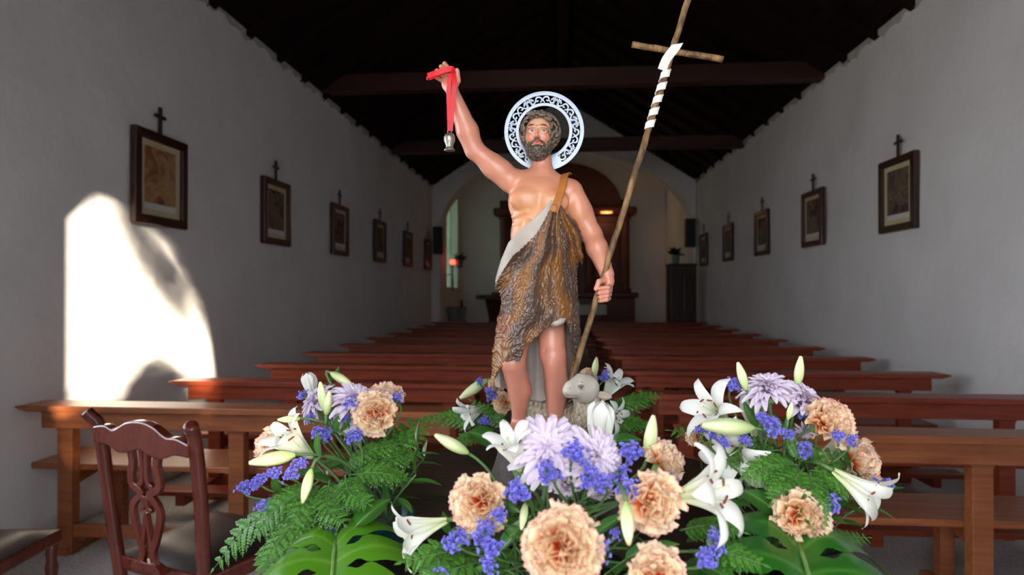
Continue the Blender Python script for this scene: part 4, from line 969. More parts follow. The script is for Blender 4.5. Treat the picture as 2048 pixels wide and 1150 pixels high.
BUD = [bud_mesh(1, (.72,.78,.42)), bud_mesh(2, (.42,.20,.10)), bud_mesh(3, (.80,.80,.62))]
def statice_mesh(seed):
    rr = random.Random(seed); V = []; F = []; Cc = []
    for br in range(5):
        a = br*1.26+rr.uniform(-.3,.3); o = Vector((math.cos(a)*.010, math.sin(a)*.010, rr.uniform(-.006,.004))) if br else Vector((0,0,.004))
        for k in range(11):
            c = o+Vector((rr.gauss(0,.0048), rr.gauss(0,.0048), rr.gauss(.002,.0028))); ax = (c-Vector((0,0,-.012))+Vector((rr.gauss(0,.008), rr.gauss(0,.008), 0))).normalized(); e = ax.orthogonal().normalized(); f = ax.cross(e); n0 = len(V); V.append(c-ax*.003); Cc.append((.16,.14,.50)); shade = rr.uniform(.8, 1.25)
            for i in range(10):
                q = 2*PI*i/10; r = .0042 if i % 2 == 0 else .0027; V.append(c+ax*.0012*(1 if i % 2 else .6)+(e*math.cos(q)+f*math.sin(q))*r); Cc.append(np.array((.27,.25,.74))*shade)
            F += [(n0, n0+1+i, n0+1+(i+1)%10) for i in range(10)]
    me = mesh('florets', V, F); paint(me, np.clip(np.array(Cc), 0, 1)); me.materials.append(MAT['statice_floret']); return me
STAT = [statice_mesh(i) for i in range(4)]
shus = MB().lathe([(.001,-.022),(.003,-.016),(.006,-.009),(.008,-.004),(.005,-.002)], 10).mesh('husk'); shus.materials.append(MAT['stem_green'])
def leaf_mesh(name, L, w, cup, droop, c0, c1, matname='leaf_glossy', nj=11, tipw=.9):
    P = []; Q = []
    for j in range(nj):
        t = j/(nj-1); hw = w*(math.sin(PI*min(1, .04+.96*t)**tipw)**.8) if 0 < t < 1 else .001; row = []; qr = []
        for i in range(7):
            u = i/3-1; row.append((L*t*(1-.1*droop*t), u*hw, cup*hw*abs(u)**1.3-droop*L*t*t)); qr.append(mixc(c0, c1, max(0, 1-abs(u)*2.2)*.8))
        P.append(row); Q.append(qr)
    return gridmesh(name, P, Q, matname)
LANCE = leaf_mesh('leaf', .07, .0095, .35, .18, (.055,.16,.025), (.10,.24,.05)); OVATE = leaf_mesh('leaf', .11, .034, .22, .22, (.035,.14,.015), (.10,.26,.05), nj=15, tipw=.8)
def pinna_mesh(seed):
    """one side branch of a leatherleaf frond: toothed leaflets on a thin axis"""
    rr = random.Random(seed); V = []; F = []; Cc = []
    def quad(pts, c): n0 = len(V); V.extend(pts); F.append(tuple(range(n0, n0+len(pts)))); Cc.extend([c]*len(pts))
    n = 7
    for k in range(n):
        t = k/n; x = .004+.060*t; ll = .0175*(1-t)**.6+.005
        for s_ in (-1, 1):
            d = Vector((.62, s_*.78, 0)); nn = Vector((-d.y, d.x, 0)); b_ = Vector((x, 0, -.012*t*t)); c = np.array((.070,.205,.026))*rr.uniform(.6, 1.45); z = rr.uniform(-.002,.002)
            quad([b_-nn*.001, b_+d*ll*.45-nn*ll*.27+Vector((0,0,.0014)), b_+d*ll*.72-nn*ll*.20+Vector((0,0,z)), b_+d*ll+Vector((0,0,z-.002)), b_+d*ll*.72+nn*ll*.20+Vector((0,0,z)), b_+d*ll*.45+nn*ll*.27+Vector((0,0,.0014)), b_+nn*.001], c)
    quad([Vector((.060,-.004,-.010)), Vector((.074,0,-.014)), Vector((.060,.004,-.010))], np.array((.05,.15,.025)))
    quad([Vector((0,-.0008,.0004)), Vector((.064,-.0003,-.011)), Vector((.064,.0003,-.011)), Vector((0,.0008,.0004))], np.array((.09,.17,.04)))
    me = mesh('pinna', V, F); paint(me, np.clip(np.array(Cc), 0, 1)); me.materials.append(MAT['fern_leaf']); return me
PIN = [pinna_mesh(i) for i in range(4)]

POT = {'left': Vector((-.335, 1.03, 1.10)), 'front': Vector((-.005, .84, 1.10)), 'right': Vector((.375, 1.00, 1.10)), 'rear': Vector((.0, 1.60, 1.10))}
RAD = {'left': .078, 'front': .105, 'right': .085, 'rear': .09}
for key, P0 in POT.items():
    m_ = 'teal_plastic' if key == 'left' else 'black_tray'; r_ = RAD[key]
    t = thing('flower_tray', {'left': 'teal plastic bowl under the left flower arrangement', 'front': 'black plastic tray under the front flower arrangement', 'right': 'black plastic tray under the right flower arrangement', 'rear': 'black plastic tray under the flowers behind the statue'}[key], 'flower tray', (P0.x, P0.y, 1.0505))
    MB().lathe([(r_*.75,0),(r_*.95,.028),(r_,.052),(r_*1.02,.056),(r_*.95,.056),(r_*.9,.03),(r_*.1,.01)], 28).build('bowl', m_, t, True)
    MB().box(-r_*.6, r_*.6, -r_*.6, r_*.6, .012, .062).build('foam_block', 'foam_green', t, bevel=.006)
fr = random.Random(21)
def place(o, loc, axis, spin=0, sc=1):
    q = Vector((0,0,1)).rotation_difference(Vector(axis).normalized()); o.rotation_mode = 'QUATERNION'; o.rotation_quaternion = q @ Quaternion((0,0,1), spin); o.location = loc; o.scale = (sc, sc, sc)
def stem(root, key, loc, axis, r, m, start=0, leaves=0, sc=1, bend=.07):
    """stem from the bloom back into the foam; drawn in the thing's own space"""
    M = root.matrix_basis.inverted(); a = Vector(axis).normalized(); tgt = POT[key]+Vector((fr.uniform(-.5,.5)*RAD[key], fr.uniform(-.5,.5)*RAD[key], .005))
    p0 = Vector(loc)-a*start; p1 = p0-a*min(bend, (p0-tgt).length*.4); p3 = tgt; p2 = tgt+Vector((fr.uniform(-.012,.012), fr.uniform(-.012,.012), min(.09, max(.02, (p0.z-tgt.z)*.5))))
    P = [(1-t)**3*p0+3*(1-t)**2*t*p1+3*(1-t)*t*t*p2+t**3*p3 for t in [i/12 for i in range(13)]]
    so = MB().tube([M@q for q in P], r/sc, 7).build('stem', m, root, True)
    for k in range(leaves):
        i = fr.randint(2, 8); d = P[i+1]-P[i]; o = link('leaf', LANCE, None, root); ax = (Vector((fr.uniform(-1,1), fr.uniform(-1,1), fr.uniform(.1,.9)))).normalized()
        o.location = M@P[i]; o.rotation_mode = 'QUATERNION'; qq = Vector((1,0,0)).rotation_difference(M.to_3x3()@ax); o.rotation_quaternion = qq; s_ = fr.uniform(.5,.85)/sc; o.scale = (s_, s_, s_)
def facing(f): return Vector((f[0], -f[2], f[1])).normalized()      # (right, up, toward the viewer)
GRP = {'left': 'flowers of the left arrangement', 'front': 'flowers of the front arrangement', 'right': 'flowers of the right arrangement', 'rear': 'flowers behind the statue'}
def root_(name, cat, label, key, px, py, Y, f, sc, back):
    """bloom centre at the pixel; the thing's origin lies 'back' behind it along the axis"""
    a = facing(f); c = at(px, py, Y); loc = c-a*back*sc; o = thing(name, label, cat, loc, 0, GRP[key]); place(o, loc, a, fr.uniform(0, 6.28), sc); return o, loc, a
def lily(key, px, py, Y, size, f, op, label, spin=None):
    sc = size*Y/FPX/{2: .17, 1: .135, 0: .125}[op]; o, loc, a = root_('lily', 'lily', label, key, px, py, Y, f, sc, .055)
    for k in range(6):
        c = link('petal', LPET[op][k % 2], None, o); c.rotation_euler = (0, fr.uniform(-.06,.06), k*PI/3+fr.uniform(-.06,.06)); c.location = (0, 0, .002*(k % 2))
        if op:
            s_ = link('stamen', fil, None, o); s_.rotation_euler = (0, fr.uniform(-.05,.12), k*PI/3+.3); t_ = link('anther', ant, None, s_); t_.location = (.0225, 0, .084); t_.rotation_euler = (fr.uniform(-.6,.6), fr.uniform(-.5,.5), fr.uniform(-.5,.5))
    if op: link('pistil', pis, None, o)
    stem(o, key, loc, a, .0032, 'stem_green', 0, 3, sc)
def carnation(key, px, py, Y, size, f, label, n=34):
    sc = size*Y/FPX/.068; o, loc, a = root_('carnation', 'carnation', label, key, px, py, Y, f, sc, .014)
    for k in range(n):
        t = k/(n-1); el = math.radians(6+60*t**.9)+fr.uniform(-.22,.22); c = link('petal', CPET[k % 5], None, o); c.rotation_euler = (fr.uniform(-.6,.6)*(.2+t), -el, k*2.39996+fr.uniform(-.2,.2)); s_ = (1.06-.26*t)*fr.uniform(.86,1.14); c.scale = (s_, s_, s_); c.location = (0, 0, .004*t)
    link('calyx', calyx, None, o); stem(o, key, loc, a, .0024, 'stem_blue', .02*sc, 1, sc)
def mum(key, px, py, Y, size, f, label, n=115):
    sc = size*Y/FPX/.080; o, loc, a = root_('chrysanthemum', 'chrysanthemum', label, key, px, py, Y, f, sc, .012)
    for k in range(n):
        t = k/(n-1); el = math.radians(-4+72*t**1.0)+fr.uniform(-.12,.12); c = link('petal', MPET[k % 4], None, o); c.rotation_euler = (fr.uniform(-.25,.25), -el, k*2.39996+fr.uniform(-.12,.12)); s_ = 1.04-.50*t; c.scale = (s_, s_, s_); c.location = (-.002*t*math.cos(k*2.4), -.002*t*math.sin(k*2.4), .008*t)
    link('calyx', mcal, None, o); stem(o, key, loc, a, .0030, 'stem_blue', .008*sc, 1, sc)
def bud(key, px, py, Y, size, f, label, v=0):
    sc = size*Y/FPX/.082; o, loc, a = root_('lily_bud', 'bud', label, key, px, py, Y, f, sc, .041)
    link('bud', BUD[v], None, o); stem(o, key, loc, a, .0024, 'stem_green', 0, 1, sc, .06)
def statice(key, px, py, Y, size, label, f=(0,.8,.6)):
    sc = size*Y/FPX/.038; o, loc, a = root_('statice_sprig', 'statice', label, key, px, py, Y, f, sc, 0)
    link('florets', STAT[fr.randint(0,3)], None, o); link('husk', shus, None, o); stem(o, key, loc, a, .0018, 'stem_green', .018*sc, 0, sc, .04)
def frond(key, pts, wpx, label, n=10):
    """pts: (px, py, Y) from the base to the tip"""
    P = spline([at(*q) for q in pts], 8); o = thing('fern_frond', label, 'fern', P[0], 0, 'fern fronds of the '+key+' arrangement'); M = Vector(P[0])
    MB().tube([p-M for p in P], [.0016-.0011*i/(len(P)-1) for i in range(len(P))], 6).build('rachis', 'stem_green', o, True)
    Lt = sum((P[i+1]-P[i]).length for i in range(len(P)-1)); wid = wpx*pts[len(pts)//2][2]/FPX; up = (Vector((0,-.55,.83)))
    for k in range(n):
        t = .12+.86*k/(n-1); i = min(len(P)-2, int(t*(len(P)-1))); p = P[i].lerp(P[i+1], t*(len(P)-1)-i); tg = (P[i+1]-P[i]).normalized(); sd = tg.cross(up).normalized(); nn = sd.cross(tg)
        for s_ in (-1, 1):
            if k == n-1 and s_ > 0: continue
            ln = wid/2*(math.sin(PI*(.25+.72*t))**.9)*fr.uniform(.85,1.1)+.006; d = (tg*.55+sd*s_*.85 + nn*fr.uniform(-.15,.12)).normalized() if k < n-1 else tg
            c = link('pinna', PIN[fr.randint(0,3)], None, o); z = (nn-d*nn.dot(d)).normalized(); y = z.cross(d); c.matrix_local = Matrix.Translation(p-M) @ Matrix((d, y, z)).transposed().to_4x4() @ Matrix.Scale(ln/.072, 4)
# monstera: lobed blade with slits and holes
def monstera_mesh(c0, c1, L=.26):
    V = []; F = []; Cc = []; nl = 5; nt, nu = 24, 9
    def Bv(s, t, sd):
        a = math.radians(152-138*s**.85)-.38*t*(1-.6*s); Wd = L*(.44+.20*math.sin(PI*min(1, s*.95+.05)))*(1-.30*s**3)
        return np.array((L*.03+L*.74*s+math.cos(a)*t*Wd, sd*math.sin(a)*t*Wd))
    for sd in (-1, 1):
        for k in range(nl):
            n0 = len(V); s0, s1 = k/nl, (k+1)/nl
            for j in range(nt+1):
                t = j/nt; gap = 0
                if .14 < t < .30 and k < 4: gap = .34*math.sin(PI*(t-.14)/.16)
                if t > .36: gap = .42*min(1, (t-.36)/.25)**.7
                if t > .80: gap = 1-.58*math.sqrt(max(0, 1-((t-.80)/.20)**2))
                A_, B_ = Bv(s0, t, sd), Bv(s1, t, sd)
                for i in range(nu):
                    u = i/(nu-1)*2-1; q = A_+(B_-A_)*(.5+.5*u*(1-gap)); x, y = q
                    z = .020*math.sin(min(1, t*1.3)*PI*.8)-.055*t*t-.050*(x/L)**2*(x > 0)-.004*(u*u)*t; V.append((x, y, z)); Cc.append(mixc(c0, c1, max(0, 1-abs(u)*4.5)*.6*(1-t*.6)))
            F += [(n0+j*nu+i, n0+j*nu+i+1, n0+(j+1)*nu+i+1, n0+(j+1)*nu+i) for j in range(nt) for i in range(nu-1)]
    me = mesh('blade', V, F); paint(me, np.clip(np.array(Cc), 0, 1)); me.materials.append(MAT['leaf_glossy']); me.polygons.foreach_set('use_smooth', [True]*len(F)); return me
MON = {'left': monstera_mesh((.085,.26,.012), (.20,.40,.05)), 'right': monstera_mesh((.022,.125,.012), (.10,.27,.04))}
def oriented(o, base, d, n):
    d = Vector(d).normalized(); n = Vector(n); n = (n-d*n.dot(d)).normalized(); y = n.cross(d); o.matrix_basis = Matrix.Translation(base) @ Matrix((d, y, n)).transposed().to_4x4()
def monstera(key, base, tip, nrm, sc, label):
    p0, p1 = at(*base), at(*tip); o = thing('monstera_leaf', label, 'leaf', p0); oriented(o, p0, p1-p0, facing(nrm)); o.scale = (sc, sc, sc)
    link('blade', MON[key], None, o); MB().tube([(-.01,0,-.002),(.05,0,.001),(.12,0,-.006),(.20,0,-.025),(.245,0,-.038)], [.0032,.003,.0024,.0016,.0006], 8).build('midrib', 'calyx_green', o, True)
    stem(o, key, p0, (p1-p0), .0034, 'stem_green', 0, 0, sc, .03)
def broad(key, base, tip, nrm, wid, label):
    p0, p1 = at(*base), at(*tip); o = thing('broad_leaf', label, 'leaf', p0); oriented(o, p0, p1-p0, facing(nrm)); ln = (p1-p0).length; o.scale = (ln/.105, wid*base[2]/FPX/.068, ln/.105)
    link('blade', OVATE, None, o); MB().tube([(0,0,.0008),(.05,0,-.004),(.10,0,-.020)], [.0014,.0011,.0005], 6).build('midrib', 'calyx_green', o, True)
    q = POT[key]-p0; MB().tube([(0,0,0), o.matrix_basis.inverted()@(p0+q*.4-Vector((0,0,.02))), o.matrix_basis.inverted()@(p0+q*.97)], .0022, 6).build('stem', 'stem_green', o, True)
# ------------------------------------------------------------------ left arrangement
A = 'left'
mum(A, 710, 802, 1.02, 112, (.35,.75,.35), 'largest lilac chrysanthemum in the left arrangement, below the top bud')
mum(A, 634, 804, 1.04, 92, (-.6,.6,.4), 'lilac chrysanthemum at the upper left of the left arrangement, behind twin buds')
mum(A, 690, 846, 1.02, 60, (-.1,-.1,.9), 'small lilac chrysanthemum facing forward under the largest one, left arrangement')
carnation(A, 748, 826, .99, 86, (-.05,.25,.95), 'peach carnation facing the camera at the right of the left arrangement')
carnation(A, 772, 792, 1.06, 70, (.2,.8,.4), 'peach carnation half hidden behind another at the left arrangement top right')
carnation(A, 538, 890, 1.03, 76, (-.8,.35,.45), 'pink-edged carnation at the far left of the left arrangement')
lily(A, 590, 888, 1.00, 118, (-.55,.65,.45), 1, 'open white lily with dark anthers in the left arrangement')
lily(A, 622, 778, 1.09, 60, (-.2,.9,.1), 0, 'closed white lily behind the chrysanthemums of the left arrangement')
bud(A, 683, 758, 1.05, 58, (.75,-.35,.2), 'pale green lily bud lying across the top of the left arrangement')
bud(A, 645, 792, .99, 60, (-.12,1,.1), 'taller of the twin upright green lily buds, left arrangement')
bud(A, 656, 806, .98, 52, (.22,1,.15), 'shorter of the twin upright green lily buds, left arrangement')
bud(A, 578, 838, .99, 46, (-1,-.05,.15), 'short lily bud pointing left above the open lily, left arrangement')
bud(A, 545, 918, .95, 92, (-1,-.14,.25), 'long pale lily bud pointing left below the far left carnation', 2)
bud(A, 614, 972, .90, 68, (-.16,-1,.3), 'lily bud with brown tip hanging down in the left arrangement', 1)
bud(A, 530, 1036, .93, 52, (-.8,-.5,.2), 'low green lily bud among ferns at the left arrangement')
for px, py, Y, s, w in ((642,868,.97,44,'above the brown stem'), (708,872,.96,40,'under the forward carnation'), (600,928,.94,38,'right of the long pale bud'), (582,950,.93,42,'under the long pale bud'), (548,948,.94,40,'below the long pale bud tip'), (515,962,.95,38,'near the left end of the left spike'), (488,976,.95,38,'at the left end of the left spike'), (528,1014,.93,44,'lowest on the left side'), (606,790,1.04,28,'left of the twin buds'), (702,806,1.0,40,'on the largest chrysanthemum'), (790,797,1.02,40,'at the right edge beside the carnations'), (762,785,1.06,26,'on the rear carnation'), (692,836,1.0,26,'in the middle'), (620,836,1.0,24,'beside the short bud')):
    statice(A, px, py, Y, s, f'blue-violet statice cluster {w} in the left arrangement', (fr.uniform(-.5,.3), .8, .6))
for pts, w, lab in (([(720,930,1.02),(790,868,1.08),(872,830,1.16)], 74, 'fern frond reaching highest right from the left arrangement'), ([(720,940,1.0),(790,890,1.04),(858,856,1.08)], 80, 'second fern frond on the right of the left arrangement'), ([(710,945,.98),(780,915,1.0),(850,905,1.04)], 76, 'level fern frond over the dark table, left arrangement'), ([(700,950,.96),(760,945,.96),(822,958,.98)], 74, 'fern frond drooping right onto the table, left arrangement'), ([(690,950,.94),(700,985,.90),(740,1010,.88)], 70, 'short dark fern frond in the centre of the left arrangement'), ([(660,960,.95),(655,1010,.90),(690,1050,.86)], 78, 'fern frond hanging over the monstera leaf, left arrangement'), ([(640,970,.95),(600,1020,.90),(575,1090,.86)], 84, 'fern frond hanging straight down at the left arrangement'), ([(630,970,.96),(560,1010,.92),(505,1080,.90)], 86, 'broad fern frond drooping left at the left arrangement'), ([(610,990,.95),(500,1050,.92),(425,1140,.90)], 92, 'lowest left fern frond in front of the chair'), ([(620,1010,.92),(560,1080,.86),(520,1150,.83)], 84, 'fern frond at the bottom edge below the left arrangement'), ([(640,960,.97),(590,1000,.94),(560,1030,.92)], 66, 'small fern frond under the hanging bud, left arrangement'), ([(690,930,1.0),(740,900,1.0),(800,888,1.02)], 70, 'fern frond just under the forward carnation')):
    frond(A, pts, w, lab)
monstera(A, (672,1072,.88), (655,1222,.72), (.1,.75,.65), 1.0, 'light green monstera leaf at the bottom of the left arrangement')
broad(A, (712,1052,.88), (772,988,.92), (-.4,.5,.75), 58, 'upright glossy leaf above the left monstera leaf')
broad(A, (640,1080,.86), (548,1140,.82), (.1,.8,.6), 52, 'bright leaf under the ferns beside the left monstera')

# ------------------------------------------------------------------ front arrangement
A = 'front'
mum(A, 1092, 898, .78, 158, (-.05,.55,.8), 'large lilac chrysanthemum directly below the statue feet')
mum(A, 1190, 916, .77, 134, (.45,.35,.75), 'lilac chrysanthemum to the right of the largest in the front arrangement')
mum(A, 1132, 972, .79, 70, (0,-.5,.7), 'lilac chrysanthemum seen from below in the front arrangement', 44)
mum(A, 1206, 980, .78, 72, (.1,-.6,.6), 'lilac chrysanthemum drooping beside the stems of the front arrangement', 44)
mum(A, 1122, 1022, .80, 44, (-.1,.2,.9), 'tiny lilac chrysanthemum low between stems, front arrangement', 40)
carnation(A, 956, 1006, .76, 112, (-.15,.25,.9), 'peach carnation at the left of the front arrangement')
carnation(A, 1121, 1096, .62, 152, (0,.3,.95), 'biggest orange-hearted carnation at the bottom centre', 40)
carnation(A, 1308, 1008, .70, 122, (.25,.15,.9), 'peach carnation touching the big open lily on the right of the front arrangement')
carnation(A, 1328, 916, .80, 88, (.45,.75,.1), 'peach carnation seen from the side with green calyx, front arrangement')
carnation(A, 1316, 1152, .64, 112, (.1,.7,.7), 'peach carnation cut by the bottom edge of the photo')
lily(A, 846, 1058, .78, 124, (-.9,-.22,.40), 1, 'half-open white lily pointing left from the front arrangement')
lily(A, 1028, 905, .78, 112, (-.25,.9,.35), 1, 'upright white lily with dark anthers left of the large chrysanthemum')
lily(A, 1200, 872, .86, 118, (.05,1,.0), 0, 'upright white lily rising behind the lilac chrysanthemums in front')
lily(A, 1405, 985, .70, 200, (.75,.3,.5), 2, 'big open white lily with dark anthers on the right of the front arrangement')
bud(A, 903, 888, .86, 78, (-.85,.5,.15), 'pale lily bud on a bare stem over the dark table')
bud(A, 1301, 872, .80, 84, (.12,1,.1), 'upright green lily bud standing above the front arrangement')
bud(A, 1255, 1046, .66, 84, (.0,-.75,.6), 'open-tipped lily bud hanging in front of the stems', 1)
bud(A, 1047, 1032, .76, 54, (-.1,-.6,.5), 'small pale bud hanging low left of centre, front arrangement', 2)
for px, py, Y, s, w in ((1040,980,.74,60,'under the upright lily'), (1092,942,.73,50,'on the left chrysanthemum'), (1150,905,.73,58,'between the two large chrysanthemums'), (1180,952,.72,62,'below the right chrysanthemum'), (1205,965,.72,48,'hanging under the right chrysanthemum'), (1106,955,.73,40,'left of the stems'), (1262,905,.78,56,'left of the upright bud'), (1240,945,.75,44,'right of the lilac petals'), (1256,974,.70,54,'beside the right carnation'), (996,1030,.72,40,'right of the left carnation'), (912,1082,.74,58,'under the left-pointing lily'), (968,1062,.72,54,'below the left carnation'), (982,1096,.70,56,'lower down below the left carnation'), (1200,1098,.64,50,'right of the biggest carnation'), (1425,1082,.70,54,'under the big open lily'), (1412,1120,.69,48,'lowest under the big open lily'), (882,1143,.72,42,'at the bottom left edge'), (978,1128,.70,44,'at the bottom beside the biggest carnation'), (1232,1068,.70,26,'by the hanging bud'), (1345,960,.76,30,'behind the right carnation')):
    statice(A, px, py, Y, s, f'blue-violet statice cluster {w} in the front arrangement', (fr.uniform(-.4,.4), .75, .65))
for pts, w, lab in (([(960,1110,.80),(890,1105,.76),(800,1125,.74)], 90, 'fern frond under the left-pointing lily'), ([(980,1120,.78),(900,1140,.72),(830,1175,.70)], 90, 'fern frond at the bottom edge left of the biggest carnation'), ([(1380,1100,.76),(1450,1105,.72),(1530,1130,.70)], 70, 'fern frond at lower right under the big open lily'), ([(1360,1060,.78),(1420,1050,.76),(1490,1065,.74)], 60, 'small fern frond behind the big open lily'), ([(1080,1120,.80),(1050,1060,.80),(1010,1045,.80)], 50, 'small fern frond behind the left carnation stem')):
    frond(A, pts, w, lab)
for b0, t0, nr, w, lab in (((1250,1120,.74),(1335,1075,.70),(-.2,.8,.5),36,'glossy leaf below the right carnation'), ((1000,1100,.76),(1050,1030,.76),(-.6,.3,.7),30,'bright narrow leaf right of the left carnation'), ((1020,1075,.76),(1000,1010,.80),(.5,.2,.8),30,'upright narrow leaf behind the left carnation'), ((1190,1070,.76),(1240,1025,.74),(-.3,.7,.6),26,'narrow leaf among the stems of the front arrangement'), ((1270,1140,.70),(1310,1110,.66),(-.2,.8,.5),30,'small leaf above the carnation at the bottom edge'), ((1400,1130,.74),(1470,1150,.70),(0,.8,.5),40,'dark leaf at the bottom right of the front arrangement')):
    broad(A, b0, t0, nr, w, lab)

# ------------------------------------------------------------------ right arrangement
A = 'right'
mum(A, 1536, 780, .98, 112, (-.2,.85,.35), 'lilac chrysanthemum at the top of the right arrangement, left one')
mum(A, 1604, 800, .97, 104, (.4,.7,.45), 'lilac chrysanthemum at the top of the right arrangement, right one')
mum(A, 1523, 812, 1.0, 34, (0,1,.1), 'small closed lilac chrysanthemum under the top ones, right arrangement', 40)
mum(A, 1613, 862, .98, 46, (-.3,-.4,.7), 'small lilac chrysanthemum in the middle of the right arrangement', 40)
carnation(A, 1662, 842, .93, 96, (.4,.45,.7), 'peach carnation on the upper right of the right arrangement')
carnation(A, 1722, 922, .97, 92, (.7,.3,.6), 'peach carnation behind the drooping lily of the right arrangement')
carnation(A, 1602, 1038, .84, 104, (-.05,.05,1), 'peach carnation low in front on the right monstera leaf')
carnation(A, 1388, 872, 1.06, 38, (-.8,.2,.4), 'small dull carnation at the left edge of the right arrangement')
lily(A, 1428, 822, 1.0, 128, (-.7,.4,.55), 2, 'open white lily with dark anthers on the left of the right arrangement')
lily(A, 1478, 900, .98, 150, (-.65,-.15,.65), 2, 'wide open white lily below the horizontal bud, right arrangement')
lily(A, 1506, 832, 1.02, 92, (-.1,.95,.1), 0, 'upright white lily behind the horizontal bud, right arrangement')
lily(A, 1716, 972, .88, 116, (.72,-.45,.45), 1, 'drooping white lily at the right side of the right arrangement')
lily(A, 1672, 905, 1.0, 110, (.7,.35,.1), 1, 'white lily half hidden under the upper right carnation')
bud(A, 1484, 752, .98, 56, (-.3,1,.0), 'upright pale bud at the top left of the right arrangement', 2)
bud(A, 1598, 742, .98, 58, (.12,1,.0), 'upright green bud at the top right of the right arrangement')
bud(A, 1455, 853, .92, 108, (-1,.08,.2), 'long green lily bud lying horizontally, right arrangement')
bud(A, 1580, 822, .93, 36, (.15,1,.2), 'small pale bud below the two top chrysanthemums, right arrangement', 2)
for px, py, Y, s, w in ((1466,768,1.0,36,'beside the top left bud'), (1544,852,.92,46,'in the centre'), (1530,838,.93,34,'left of the small pale bud'), (1402,862,.95,26,'leftmost'), (1425,872,.94,26,'second from the left'), (1449,884,.93,30,'under the horizontal bud'), (1490,880,.93,30,'on the wide lily'), (1610,898,.92,38,'above the fern'), (1676,872,.90,30,'under the upper right carnation'), (1702,880,.90,28,'right under the upper right carnation'), (1660,1005,.88,42,'behind the front fern'), (1768,966,.93,36,'rightmost'), (1578,868,.92,26,'just right of the centre'), (1610,826,.96,30,'under the right top chrysanthemum')):
    statice(A, px, py, Y, s, f'blue-violet statice cluster {w} in the right arrangement', (fr.uniform(-.4,.4), .8, .6))
for pts, w, lab in (([(1600,930,.92),(1550,930,.90),(1482,958,.89)], 76, 'fern frond pointing left across the right arrangement'), ([(1610,935,.91),(1580,965,.87),(1545,1005,.85)], 80, 'fern frond drooping forward in the right arrangement'), ([(1620,940,.90),(1625,990,.85),(1630,1060,.82)], 74, 'fern frond hanging over the low carnation'), ([(1620,940,.92),(1665,950,.90),(1712,985,.89)], 80, 'fern frond pointing right onto the drooping lily'), ([(1590,920,.94),(1610,900,.94),(1690,915,.95)], 70, 'fern frond in the middle of the right arrangement'), ([(1480,890,1.02),(1410,872,1.08),(1335,860,1.12)], 52, 'thin fern sprig pointing left from the right arrangement'), ([(1560,900,.96),(1500,905,.97),(1440,925,.97)], 56, 'dark fern frond under the wide lily'), ([(1650,1080,.92),(1690,1075,.93),(1740,1075,.95)], 40, 'small bright fern under the right monstera leaf')):
    frond(A, pts, w, lab)
monstera(A, (1592,1072,.84), (1645,1232,.70), (.0,.8,.6), 1.12, 'big dark green monstera leaf at the lower right')
broad(A, (1560,1030,.86), (1492,968,.90), (.35,.6,.7), 66, 'upright glossy leaf on the left of the right monstera')
broad(A, (1640,1010,.90), (1705,985,.92), (-.1,.8,.5), 40, 'dark glossy leaf under the drooping lily')
broad(A, (1475,1040,.82), (1400,1052,.84), (.1,.85,.4), 40, 'dark rounded leaf behind the big open lily')

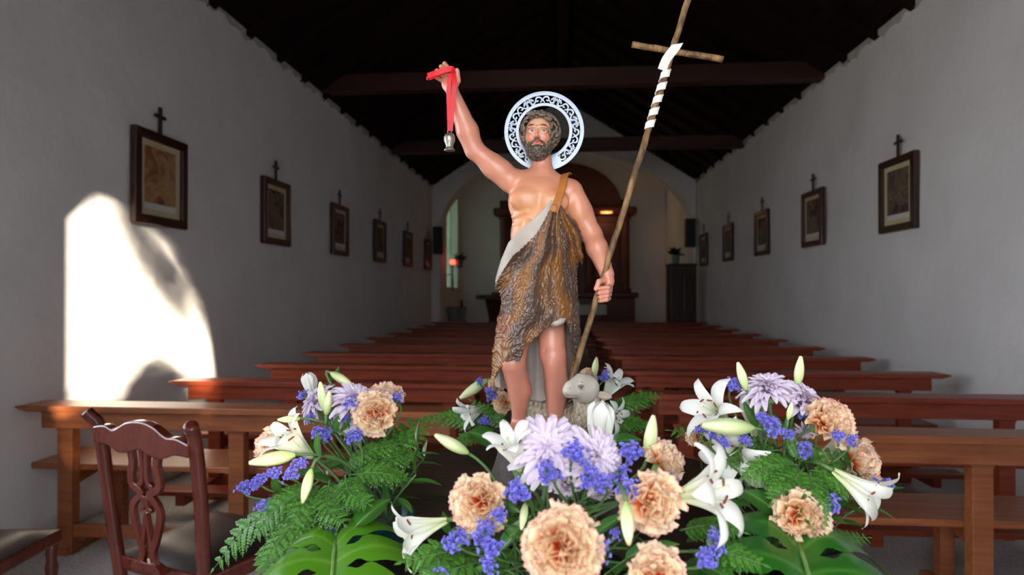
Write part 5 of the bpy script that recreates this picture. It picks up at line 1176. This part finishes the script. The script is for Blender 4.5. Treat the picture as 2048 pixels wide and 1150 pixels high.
# ------------------------------------------------------------------ flowers behind the statue
A = 'rear'
bud(A, 947, 778, 1.62, 66, (-.75,-.5,.25), 'pale lily bud pointing down left behind the statue legs')
bud(A, 1190, 736, 1.62, 44, (.15,1,.0), 'upright lily bud behind the head of the lamb', 1)
lily(A, 948, 822, 1.60, 72, (-.7,-.2,.6), 1, 'white lily left of the statue legs')
lily(A, 1222, 775, 1.60, 78, (.45,.75,.2), 1, 'white lily right of the lamb ear')
lily(A, 1228, 832, 1.56, 72, (.7,.1,.6), 2, 'open white lily low beside the lamb')
carnation(A, 1006, 806, 1.56, 44, (-.3,.2,.9), 'peach carnation just left of the statue knee')
carnation(A, 993, 768, 1.62, 34, (-.2,.6,.6), 'pink carnation behind the cloak of the statue')
carnation(A, 1176, 752, 1.62, 36, (0,.7,.6), 'pink carnation behind the staff and lamb')
for px, py, Y, s, w in ((978,788,1.55,32,'above the left carnation'), (969,842,1.54,26,'below the left white lily'), (1207,750,1.58,26,'beside the upright bud'), (960,762,1.6,20,'highest on the left')):
    statice(A, px, py, Y, s, f'blue-violet statice cluster {w} behind the statue')
for pts, w, lab in (([(980,850,1.6),(910,835,1.6),(835,838,1.62)], 60, 'fern frond pointing left behind the statue'), ([(1200,830,1.6),(1260,805,1.6),(1322,786,1.62)], 62, 'upper fern frond pointing right behind the lamb'), ([(1200,850,1.58),(1250,845,1.55),(1300,850,1.55)], 60, 'lower fern frond pointing right behind the lamb'), ([(980,860,1.56),(950,870,1.5),(915,880,1.48)], 50, 'short fern frond below the left white lily'), ([(985,860,1.56),(990,830,1.58),(940,800,1.6)], 44, 'fern frond behind the left white lily')):
    frond(A, pts, w, lab, 12)
broad(A, (990,880,1.5), (945,862,1.46), (.1,.5,.8), 40, 'round green leaf lying left of the statue base')
broad(A, (1220,885,1.5), (1275,872,1.46), (-.1,.7,.6), 30, 'green leaf right of the lamb')
# short leafy filler deep in each arrangement
for key in POT:
    n = {'left': 9, 'front': 12, 'right': 9, 'rear': 7}[key]
    for k in range(n):
        a = 2*PI*k/n+fr.uniform(-.2,.2); e = fr.uniform(.35, 1.1); d = Vector((math.cos(a)*math.cos(e), math.sin(a)*math.cos(e), math.sin(e))); ln = fr.uniform(.09,.15); p0 = POT[key]+Vector((d.x, d.y, 0))*RAD[key]*.4
        o = thing('leafy_sprig', f'short leafy green sprig deep inside the {key if key != "rear" else "rear"} flower arrangement', 'foliage', p0, 0, f'leafy sprigs filling the {key} arrangement')
        MB().tube([(0,0,-.03), d*ln*.5, d*ln], .0014, 6).build('stem', 'stem_green', o, True)
        for q in range(7):
            c = link('leaf', LANCE, None, o); t = .25+.75*q/6; b_ = q*2.4; e1_ = d.orthogonal().normalized(); e2_ = d.cross(e1_); ax = (d*.7+(e1_*math.cos(b_)+e2_*math.sin(b_))*.8).normalized()
            c.rotation_mode = 'QUATERNION'; c.rotation_quaternion = Vector((1,0,0)).rotation_difference(ax); c.location = d*ln*t; s_ = fr.uniform(.55,.85); c.scale = (s_, s_*1.3, s_)
